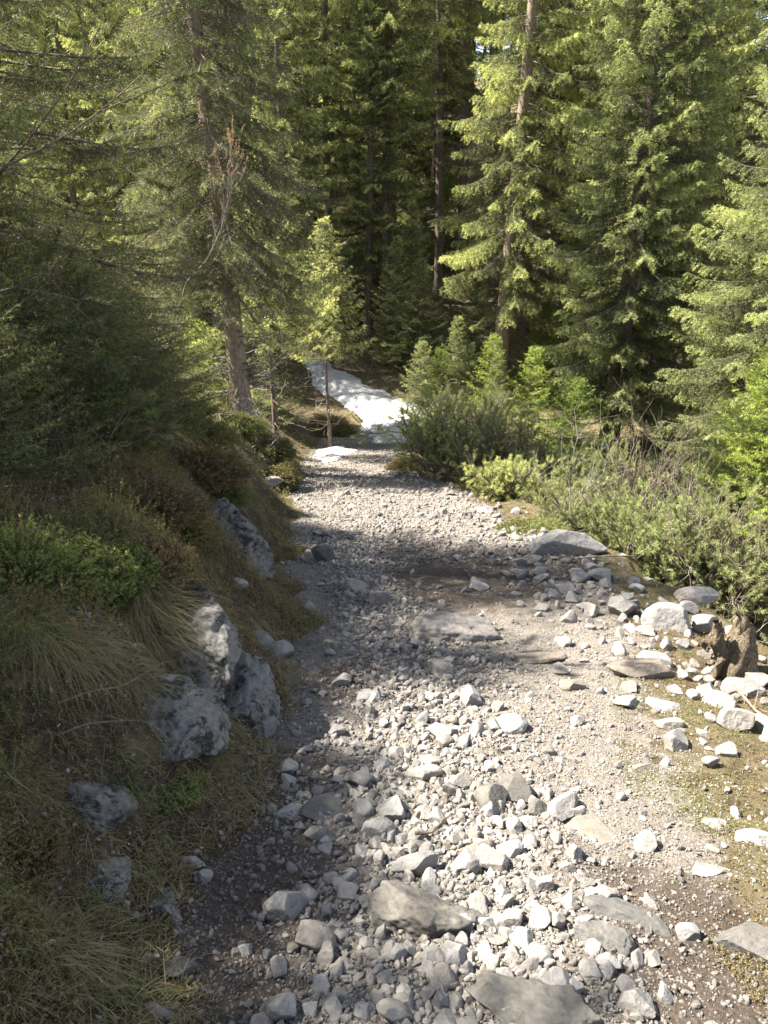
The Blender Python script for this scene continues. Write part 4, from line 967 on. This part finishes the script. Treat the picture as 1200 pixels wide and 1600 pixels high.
# ------------------------------------------------------------------ undergrowth
ru = np.random.default_rng(12)
def stems(P, H, tilt, rng, T, nl, nw, dens, curve=0, fwd=.6):
    n = len(P); Z = zfun(P[:, 0], P[:, 1]) - .01; A = np.stack([P[:, 0], P[:, 1], Z], -1)
    d = unit(np.stack([rng.normal(size=n) * tilt, rng.normal(size=n) * tilt, np.ones(n)], -1)); m_ = A + d * H[:, None] * .5
    d2 = unit(d + rng.normal(size=(n, 3)) * .3); B = m_ + d2 * H[:, None] * .5
    V1, F1, t1 = needles(np.concatenate([A, m_]), np.concatenate([m_, B]), np.concatenate([T, T + .08]), dens, nl, nw, rng, fwd, .2)
    return V1, F1, t1
def blades(P, Ln, rng, T, lean, wid, nseg=4, Z=None):
    """curved grass blades as ribbons; lean: (n,2) direction of fall"""
    n = len(P); Z = zfun(P[:, 0], P[:, 1]) - .01 if Z is None else Z
    A = np.stack([P[:, 0], P[:, 1], Z], -1); ld = np.concatenate([lean, np.zeros((n, 1))], 1)
    t = np.linspace(0, 1, nseg + 1); up = .75 + .3 * rng.random(n); dr = .5 + .8 * rng.random(n)
    c = A[:, None] + ld[:, None] * (t ** 1.3)[None, :, None] * Ln[:, None, None] + np.array([0, 0, 1.0]) * ((t[None] * up[:, None] - dr[:, None] * t[None] ** 2.2) * Ln[:, None])[..., None]
    sdv = unit(np.cross(ld + rng.normal(size=(n, 3)) * .4, np.array([0, 0, 1.0])))
    wv = sdv[:, None] * (wid * (1 - t * .85))[None, :, None]
    V = np.stack([c - wv, c + wv], 2).reshape(-1, 3); m_ = 2 * (nseg + 1)
    f = np.array([[2 * i, 2 * i + 1, 2 * i + 3, 2 * i + 2] for i in range(nseg)]); F = (f[None] + (np.arange(n) * m_)[:, None, None]).reshape(-1, 4)
    return V, F, np.repeat(np.clip(T + .08 * rng.normal(size=n), 0, 1), m_)
def samp_left(n, y0, y1, pw, umin, umax):
    y = y0 + (y1 - y0) * ru.random(n) ** pw; u_ = umin + (umax - umin) * ru.random(n) ** 1.2 * (1 + y * .12) / 1.5
    x = xl(y) - u_; return np.stack([x, y], -1), u_
def outside_rocks(P, k_=.8):
    keep = np.ones(len(P), bool)
    for q in ROCKS[:NR]: keep &= ((P[:, 0] - q[0]) ** 2 + (P[:, 1] - q[1]) ** 2) > (q[2] * k_ * .8) ** 2
    return keep
def pn(P, s, seed): return fbm2(P[:, 0], P[:, 1], s, 4, seed)
# heath and litter on the left bank
P, U = samp_left(70000, .7, 15, 1.7, .0, 2.9); k1 = outside_rocks(P); P, U = P[k1], U[k1]
nz = pn(P, 2.3, 61); keep = ru.random(len(P)) < np.clip(.30 + 2.6 * nz + .25 * U, .04, 1); P, U, nz = P[keep], U[keep], nz[keep]
H = (.03 + .11 * np.clip(U - .25, 0, 1.2) * ru.random(len(P))) * np.clip(1 + 2.2 * nz, .3, 2.2) + .01
T = .35 + .45 * pn(P, 1.6, 62) + .25 * (P[:, 1] > 9)
V, F, t = stems(P, H, .45, ru, np.clip(T, 0, 1), .012, .0055, 190)
print('heath', len(F), flush=True)
tag(mesh('heath', V, [F], M['herb'], tint=t), 'low brown and green heath plants and litter covering the left bank', 'ground cover', kind='stuff')
# moss on both sides
def moss(name, label, P, T, seed, size=(.012, .006), dens=260, H=(.008, .02)):
    r_ = np.random.default_rng(seed); V, F, t = stems(P, H[0] + H[1] * r_.random(len(P)), .6, r_, np.clip(T, 0, 1), size[0], size[1], dens)
    return tag(mesh(name, V, [F], M['moss'], tint=t), label, 'ground cover', kind='stuff')
P, U = samp_left(60000, .7, 16, 1.6, -.05, 3); P = P[outside_rocks(P, .6)]; nz = pn(P, 1.5, 71); P = P[nz > -.02]
moss('moss', 'golden and green moss on the left bank', P, .35 + .7 * pn(P, 1.1, 72), 73)
y = 1.0 + 11 * ru.random(90000) ** 1.7; x = xr(y) - .15 + 1.8 * ru.random(len(y)) ** 1.2; P = np.stack([x, y], -1); P = P[outside_rocks(P)]
P = P[(pn(P, 2.2, 74) + .07 + .5 * sstep(0, .4, P[:, 0] - xr(P[:, 1])) + .15 * ru.normal(size=len(P))) > .12]
moss('moss', 'sunlit yellow dry moss beside the right border of the trail', P, .42 + .6 * pn(P, 1.7, 75), 76, (.008, .0034), 480, (.008, .024))
# forest floor plants further off
y = 10 + 26 * ru.random(60000) ** 1.2; x = (ru.random(len(y)) * 2 - 1) * (y * .55 + 1); P = np.stack([x, y], -1)
P = P[(trailmask(x, y) < .1)]; P = P[pn(P, .9, 77) > -.12]
moss('moss', 'yellow green moss and low plants on the forest floor behind', P, .55 + .7 * pn(P, .5, 78), 79, (.05, .022), 50, (.03, .09))
# dry grass on the left bank: blades falling down the slope
P, U = samp_left(26000, .7, 9, 1.6, .02, 2.2); P = P[outside_rocks(P, .7)]; nz = pn(P, 2.6, 81); P = P[nz + .1 * ru.normal(size=len(P)) > .02]
n = len(P); ang = ru.normal(size=n) * .8 - .3; lean = np.stack([np.cos(ang), np.sin(ang)], -1) * (.5 + .5 * ru.random((n, 1)))
V, F, t = blades(P, .05 + .10 * ru.random(n), ru, np.clip(.45 + .5 * pn(P, 1.2, 82), 0, 1), lean, .0014)
tag(mesh('dry_grass', V, [F], M['grass'], tint=t), 'dry brown and straw grass matted on the left bank', 'grass', kind='stuff')
P, U = samp_left(2600, .8, 9, 1.5, .05, 2.2); P = P[outside_rocks(P, .8)]; nt_ = 16
Pt = np.repeat(P, nt_, 0) + ru.normal(size=(len(P) * nt_, 2)) * .010; n = len(Pt); a_ = np.repeat(ru.normal(size=len(P)) * .9 - .4, nt_) + ru.normal(size=n) * .5
V, F, t = blades(Pt, np.repeat(.05 + .11 * ru.random(len(P)) ** 1.5, nt_) * (.6 + .5 * ru.random(n)), ru, np.repeat(np.clip(ru.random(len(P)) * 1.1, 0, 1), nt_), np.stack([np.cos(a_), np.sin(a_)], -1) * (.4 + .5 * ru.random((n, 1))), .0012)
tag(mesh('grass_tufts', V, [F], M['grass'], tint=t), 'small mixed tufts of green and straw grass on the left bank', 'grass', kind='stuff')
# litter stalks
P, U = samp_left(22000, .7, 10, 1.6, 0, 2.4); n = len(P); ang = ru.random(n) * 6.28; lean = np.stack([np.cos(ang), np.sin(ang)], -1)
V, F, t = blades(P, .04 + .12 * ru.random(n) ** 2, ru, np.full(n, .2) + .5 * ru.random(n), lean, .0016, Z=zfun(P[:, 0], P[:, 1]) + .01)
tag(mesh('litter_stalks', V, [F], M['grass'], tint=t), 'dead stalks and straws lying over the left bank', 'litter', kind='stuff')
# green and straw grass on the sunny right side
y = 1.1 + 8 * ru.random(60000) ** 1.6; x = xr(y) - .30 + 1.6 * ru.random(len(y)); P = np.stack([x, y], -1); P = P[outside_rocks(P)]; P = P[pn(P, 2.4, 84) + .1 * ru.normal(size=len(P)) + .15 * sstep(0, .5, P[:, 0] - xr(P[:, 1])) > .12]
n = len(P); ang = ru.random(n) * 6.28; lean = np.stack([np.cos(ang), np.sin(ang)], -1) * .5
V, F, t = blades(P, .015 + .035 * ru.random(n), ru, np.clip(.6 + .8 * pn(P, 2.0, 85), 0, 1), lean, .0012, 3)
tag(mesh('short_grass', V, [F], M['grass'], tint=t), 'short straw and green grass in the sunny moss at right', 'grass', kind='stuff')
# fallen leaves and bits of bark on the bank
P, U = samp_left(9000, .7, 9, 1.6, -.05, 2.4); n = len(P); Zb = zfun(P[:, 0], P[:, 1]) + .012 + .02 * ru.random(n); A = np.stack([P[:, 0], P[:, 1], Zb], -1)
a_ = unit(ru.normal(size=(n, 3)) * np.array([1, 1, .35])); b_ = unit(np.cross(a_, ru.normal(size=(n, 3)))); sz = (.004 + .010 * ru.random((n, 1)) ** 2)
V = np.stack([A - a_ * sz, A + b_ * sz * .55, A + a_ * sz, A - b_ * sz * .55], 1).reshape(-1, 3)
tag(mesh('leaf_litter', V, [np.arange(4 * n).reshape(-1, 4)], M['litter'], tint=np.repeat(ru.random(n), 4)), 'fallen leaves and bark flakes scattered over the left bank', 'litter', kind='stuff')
P, U = samp_left(1500, .9, 7, 1.6, 0, 1.2); pebbles('bank_pebbles', 'small pale pebbles caught in the grass of the left bank', P, .003 + .009 * ru.random(len(P)) ** 2.5, sh0, ICO[0][1], 17, .6)
def tussock(label, u, v, n, Ln, R_, T, fall, wid=.0013, name='grass_tussock', Y=None, seed=0, lift=0.0):
    r_ = np.random.default_rng(seed + 300); x, y, z = hit(u, v); a = r_.random(n) * 6.28; q = R_ * np.sqrt(r_.random(n))
    P = np.stack([q * np.cos(a), q * np.sin(a)], -1); d = np.stack([np.cos(a), np.sin(a)], -1) * .45 + np.array(fall) + r_.normal(size=(n, 2)) * .34
    V, F, t = blades(P, Ln * (.55 + .6 * r_.random(n)), r_, np.clip(T + .17 * r_.normal(size=n), 0, 1), d, wid * .85, 6, Z=zfun(P[:, 0] + x, P[:, 1] + y) - z + lift - .01)
    o = mesh(name, V, [F], M['grass'], tint=t); o.location = (x, y, z); return tag(o, label, 'grass', 'grass tussocks')
tussock('big drooping tussock of long straw coloured grass on the left bank', 85, 1020, 520, .22, .13, .50, (.55, -.55), seed=1, lift=.05)
tussock('green grey grass tussock at the left edge behind the big drooping one', 30, 990, 380, .2, .14, .85, (.6, -.3), seed=2, lift=.03)
tussock('pale combed grass tuft on the bank above the rock ridge', 235, 945, 500, .26, .07, .62, (.55, -.45), seed=3)
tussock('second combed grass tuft below the pale one, above the rock ridge', 225, 985, 500, .28, .07, .45, (.6, -.5), seed=4)
tussock('small grey grass tuft left of the blackish outcrop', 205, 1060, 320, .17, .05, .6, (.5, -.5), seed=5)
tussock('brown grass tussock hanging down at the left edge, lower bank', 20, 1215, 300, .12, .1, .3, (.45, -.5), seed=6)
tussock('thin straw tuft at the bottom left corner of the bank', 100, 1480, 300, .13, .07, .55, (.6, -.3), seed=7)
tussock('green grass tuft at the bottom, at the border of bank and grit', 215, 1565, 200, .10, .05, .92, (.2, .1), seed=8)
tussock('fresh green grass clump under the pale cracked outcrop', 195, 1215, 180, .09, .04, .97, (.2, -.2), seed=9)
tussock('brown straw clump on the low bank, below the streaked outcrop', 60, 1400, 260, .08, .10, .3, (.5, -.4), seed=10)
tussock('bright green grass tuft by the white boulder at the right border', 1065, 1020, 120, .07, .05, .98, (.0, .0), seed=11)
tussock('small green grass tuft between the pale slabs at right', 1112, 1085, 90, .08, .03, .98, (.0, .1), seed=12)
tussock('straw and green grass tuft growing in the middle of the trail', 748, 1125, 160, .06, .06, .75, (.0, .0), seed=13)
tussock('little green tuft at the left side of the flat tan slab', 965, 1075, 110, .05, .06, .95, (.0, .0), seed=14)

# domed cushions of heath on the bank
def cushion(label, u, v, rx, ry, h, T, seed, Y=None, n=1500, mat='moss', leaf=(.016, .010)):
    x, y, z = hit(u, v) if Y is None else by_px(u, v, Y)
    r_ = np.random.default_rng(seed); d = unit(r_.normal(size=(n, 3))); d[:, 2] = np.abs(d[:, 2]); q = (.8 + .25 * fbm(d * 2.2, 3, seed))[:, None] * (.75 + .3 * r_.random((n, 1)))
    B = d * q * np.array([rx, ry, h]); A = B * .55 + r_.normal(size=(n, 3)) * .02
    V, F, t = needles(A, B, np.clip(T + .2 * fbm(B * 4, 2, seed) + .1 * r_.normal(size=n), 0, 1), 130 / max(.3, rx), leaf[0], leaf[1], r_, .5)
    o = mesh('heath_cushion', V, [F], M[mat], tint=t); o.location = (x, y, z - .06); return tag(o, label, 'shrub', 'heath cushions on the left bank')
cushion('bright cushion of yellow green bilberry just below the grey trunk', 372, 672, .55, .5, .42, .95, 1)
cushion('yellow green cushion right of the bright one, over the bank edge', 425, 705, .5, .6, .38, .85, 2)
cushion('olive cushion hanging over the trail edge below the yellow green ones', 440, 748, .38, .55, .34, .6, 3)
cushion('dull olive heath cushion further left of the grey trunk', 300, 690, .6, .5, .4, .6, 4, mat='herb')
cushion('sunlit yellow hummock behind the bank, left of the grey trunk', 270, 640, .7, .5, .35, .8, 5)
cushion('brown heather cushion on the shaded bank', 300, 745, .6, .5, .35, .15, 6, mat='herb')
cushion('dark bilberry bush at the left, under the crooked pine', 110, 905, .34, .3, .30, .85, 7, mat='herb', n=1200)
cushion('second dark bilberry bush beside the wooden stub', 175, 900, .26, .26, .22, .8, 8, mat='herb', n=900)
cushion('golden moss cushion on top of the rock ridge', 300, 1000, .10, .14, .07, .3, 9, n=900, leaf=(.008, .005))
cushion('golden orange moss cushion above the bilberry, at the shaded bank', 165, 925, .18, .2, .1, .12, 10, n=900, leaf=(.008, .005))
cushion('mossy mound at the left of the far trail end, under the small spruce', 515, 676, 1.0, 1.3, .75, .40, 11, n=3000)
cushion('yellow mossy mound at the right of the far trail end', 640, 735, .55, .9, .3, .3, 12, n=1700)
cushion('yellow heath below the pine bushes at the right edge', 1120, 900, .7, .5, .35, .6, 13, n=2200)
cushion('second yellow heath patch, right of the dark hollow', 1190, 935, .5, .5, .35, .55, 14, n=1800)
cushion('yellow moss hummock under the large sunlit spruce', 900, 655, 1.1, 1.2, .35, .6, 41, Y=16.5, n=2600)
cushion('golden moss hummock behind the largest pine bush', 800, 655, 1.0, 1.0, .5, .45, 42, Y=15, n=2400)
cushion('green gold hummock between the dead shrub and the large spruce', 985, 690, 1.0, 1.0, .5, .7, 43, Y=13, n=2400)
cushion('light green low plants between the pine bush and the white stones', 830, 830, .6, .5, .16, .9, 15, n=1600)

# dry branches lying on the bank, wooden stub, stump, twigs
def hp(u, v, up=0.03):
    x, y, z = hit(u, v); return np.array([x, y, z + up])
def lying(label, pix, rad, seed, side=4, mat='deadwood', name='fallen_branch', cat='branch', group=None):
    P = [hp(u, v, q) for u, v, q in pix]; t = np.linspace(0, 1, 20); tt = np.linspace(0, 1, len(P)); P = np.array(P)
    Q_ = np.stack([np.interp(t, tt, P[:, i]) for i in range(3)], -1); Q_[1:-1] = (Q_[:-2] + 2 * Q_[1:-1] + Q_[2:]) / 4; r = np.interp(t, [0, 1], [rad, rad * .3])
    Q_[:, 2] = np.maximum(Q_[:, 2], zfun(Q_[:, 0], Q_[:, 1]) + rad * .5)
    rng = np.random.default_rng(seed); ps = [(Q_, r)]
    for k_ in range(side):
        j = int(rng.integers(6, 18)); d = unit(Q_[j + 1] - Q_[j] + rng.normal(size=3) * .45 + np.array([0, 0, .2])); l = .05 + .12 * rng.random()
        ps.append((np.array([Q_[j], Q_[j] + d * l * .5, Q_[j] + d * l + rng.normal(size=3) * .01]), r[j] * np.array([.6, .4, .2])))
    V, F = tubes(ps, 6); O = Q_[0]; o = mesh(name, V - O, [F], M[mat], smooth=True); o.location = O
    return tag(o, label, cat, group)
lying('thin dry branch reaching from the left over the blackish outcrop', [(95, 1124, .06), (150, 1126, .10), (200, 1116, .12), (260, 1085, .14), (280, 1065, .1)], .0042, 1, 8, 'twig')
lying('forked pale branch lying across the bank under the blackish outcrop', [(95, 1172, .03), (140, 1160, .05), (230, 1160, .08), (270, 1180, .06), (295, 1198, .02)], .0042, 2, 8, 'twig')
lying('pale root curving out of the left bank edge', [(0, 1200, .03), (20, 1235, .05), (50, 1255, .04), (75, 1262, .01)], .004, 3, 3)
lying('short brown stick lying among the loose stones', [(648, 1322, .045), (675, 1318, .05), (692, 1302, .06), (704, 1294, .06)], .007, 4, 1, 'bark')
lying('small stick between the stones left of the boulder', [(530, 1376, .03), (558, 1374, .03)], .005, 5, 0)
lying('dead root lying under the stump at the right', [(1120, 1100, .03), (1150, 1090, .05), (1180, 1120, .03), (1200, 1130, .03)], .012, 6, 4, 'bark_lit')
lying('long bleached branch under the pine thicket', [(900, 880, .05), (960, 885, .10), (1040, 880, .1)], .010, 7, 5)
for i_, (lb_, u_, v_, rx_, ry_, h_, T_, m_, n_) in enumerate([
    ('rust brown heather cushion below the crooked pine', 230, 800, .42, .4, .3, .1, 'herb', 1300), ('olive heath bush between the heather and the overhanging outcrop', 275, 830, .35, .35, .26, .45, 'herb', 1200),
    ('dark green bilberry bush above the overhanging outcrop', 340, 775, .4, .4, .26, .8, 'herb', 1100), ('dark leafy bush at the left edge above the green grey tussock', 30, 905, .42, .3, .34, .8, 'herb', 1500),
    ('brownish heath bush in the middle of the shaded bank', 235, 880, .3, .3, .2, .3, 'herb', 1000), ('golden moss pad spilling over the broad outcrop', 335, 1060, .12, .2, .1, .3, 'moss', 1000),
    ('orange brown moss pad between the two largest outcrops', 325, 1120, .10, .14, .07, .05, 'moss', 700), ('dull green herb patch below the blackish outcrop', 265, 1215, .16, .14, .06, .9, 'herb', 500),
    ('yellow green moss pad at the bottom left corner', 40, 1560, .14, .14, .05, .55, 'moss', 1100), ('brown heath clump at the left edge of the low bank', 25, 1330, .16, .16, .12, .2, 'herb', 800),
    ('moss pad at the foot of the pale cracked outcrop', 215, 1320, .12, .12, .05, .5, 'moss', 700), ('dark heath overhang left of the rock ridge', 255, 1010, .18, .2, .13, .35, 'herb', 900)]):
    cushion(lb_, u_, v_, rx_, ry_, h_, T_, 60 + i_, mat=m_, n=n_, leaf=(.011, .0065))
def stub():
    x, y, z = hit(118, 1000); V, F = tubes([(np.array([[0, 0, -.05], [.002, 0, .03], [.0, 0, .085]]), np.array([.018, .015, .013]))], 9)
    n_ = len(V); V = np.vstack([V, [0, 0, .088]]); top = np.arange(18, 27); F2_ = np.array([[top[i], top[(i + 1) % 9], n_] for i in range(9)])
    o = mesh('wooden_stub', V, [F, F2_], M['stubwood']); o.location = (x, y, z); tag(o, 'short reddish wooden stub standing up from the left bank', 'stub')
M['stubwood'] = bark_mat('raw_reddish_wood', (.16, .07, .04), (.30, .15, .09), (.40, .24, .16), 2.0)
stub()
def stump():
    x, y, z = hit(1150, 1052); rng = np.random.default_rng(3); dep = y * CP + (CAM_H - z) * SP; s = dep / FPX * 1.12
    def q(u, v, d=0): return np.array([(u - 1150) * s, d, (1052 - v) * s / math.cos(.5)])
    ps = [(np.array([q(1152, 1062), q(1150, 1020), q(1146, 990), q(1142, 968)]), np.array([30, 22, 14, 7]) * s),
          (np.array([q(1162, 1060, .03), q(1160, 1020, .02), q(1150, 985)]), np.array([18, 13, 6]) * s),
          (np.array([q(1130, 1060), q(1128, 1030), q(1112, 1000, -.02), q(1104, 972, -.03)]), np.array([12, 11, 9, 5]) * s),
          (np.array([q(1108, 1050, -.08), q(1120, 1025, -.05), q(1135, 1000, 0)]), np.array([5, 5, 6]) * s),
          (np.array([q(1150, 1045), q(1168, 1050, -.05), q(1190, 1052, -.08), q(1205, 1066, -.1)]), np.array([10, 8, 5, 3]) * s),
          (np.array([q(1145, 1050), q(1140, 1065, -.1), q(1136, 1080, -.16)]), np.array([11, 8, 4]) * s),
          (np.array([q(1155, 1050), q(1166, 1070, -.1), q(1170, 1085, -.14)]), np.array([10, 7, 4]) * s),
          (np.array([q(1104, 1012, -.02), q(1095, 1005, -.02)]), np.array([6, 3]) * s), (np.array([q(1122, 1020), q(1110, 1030, -.03), q(1100, 1030, -.05)]), np.array([7, 5, 3]) * s)]
    ps2 = []
    for P_, r_ in ps:
        t = np.linspace(0, 1, 18); tt = np.linspace(0, 1, len(P_)); Q_ = np.stack([np.interp(t, tt, P_[:, i]) for i in range(3)], -1)
        ps2.append((Q_, np.interp(t, tt, r_)))
    V, F = tubes(ps2, 28); V = V + np.stack([fbm(V * np.array([26, 26, 9]), 4, 5 + q_) for q_ in range(3)], -1) * np.array([.028, .028, .02]) + np.stack([fbm(V * np.array([80, 80, 20]), 3, 8), fbm(V * np.array([80, 80, 20]), 3, 7), 0 * V[:, 0]], -1) * .016
    o = mesh('tree_stump', V, [F], M['rotwood'], smooth=True); o.location = (x, y, z - .01)
    tag(o, 'rotten jagged tree stump with two prongs at the right border of the trail', 'stump')
M['rotwood'] = bark_mat('rotten_wood', (.07, .05, .035), (.20, .155, .105), (.36, .31, .22), 3.2)
stump()
SECT = [(120, 'behind the dark spruces at the left edge'), (230, 'behind the twisted dead trees on the left'), (330, 'just left of the leaning grey trunk'), (420, 'just right of the leaning grey trunk'), (500, 'over the left part of the snow'), (580, 'over the middle of the snow'),
        (660, 'over the right end of the snow'), (740, 'left of the old spruce on the slope'), (800, 'behind the old spruce on the slope'), (870, 'right of the old spruce on the slope'), (960, 'behind the large sunlit spruce'), (1060, 'just right of the large sunlit spruce'), (1150, 'left of the broad right-hand spruce'), (9999, 'behind the broad right-hand spruce')]
grp = {}
for r, u_, Y_ in LAB:
    sec = next(t_ for m_, t_ in SECT if u_ < m_); grp.setdefault(sec, []).append((Y_, r))
for sec, lst in grp.items():
    lst.sort(key=lambda q: q[0])
    for n_, (Y_, r) in enumerate(lst):
        r['label'] = ('%snearest forest spruce ' % ORD[n_] + sec)
print('done', flush=True)
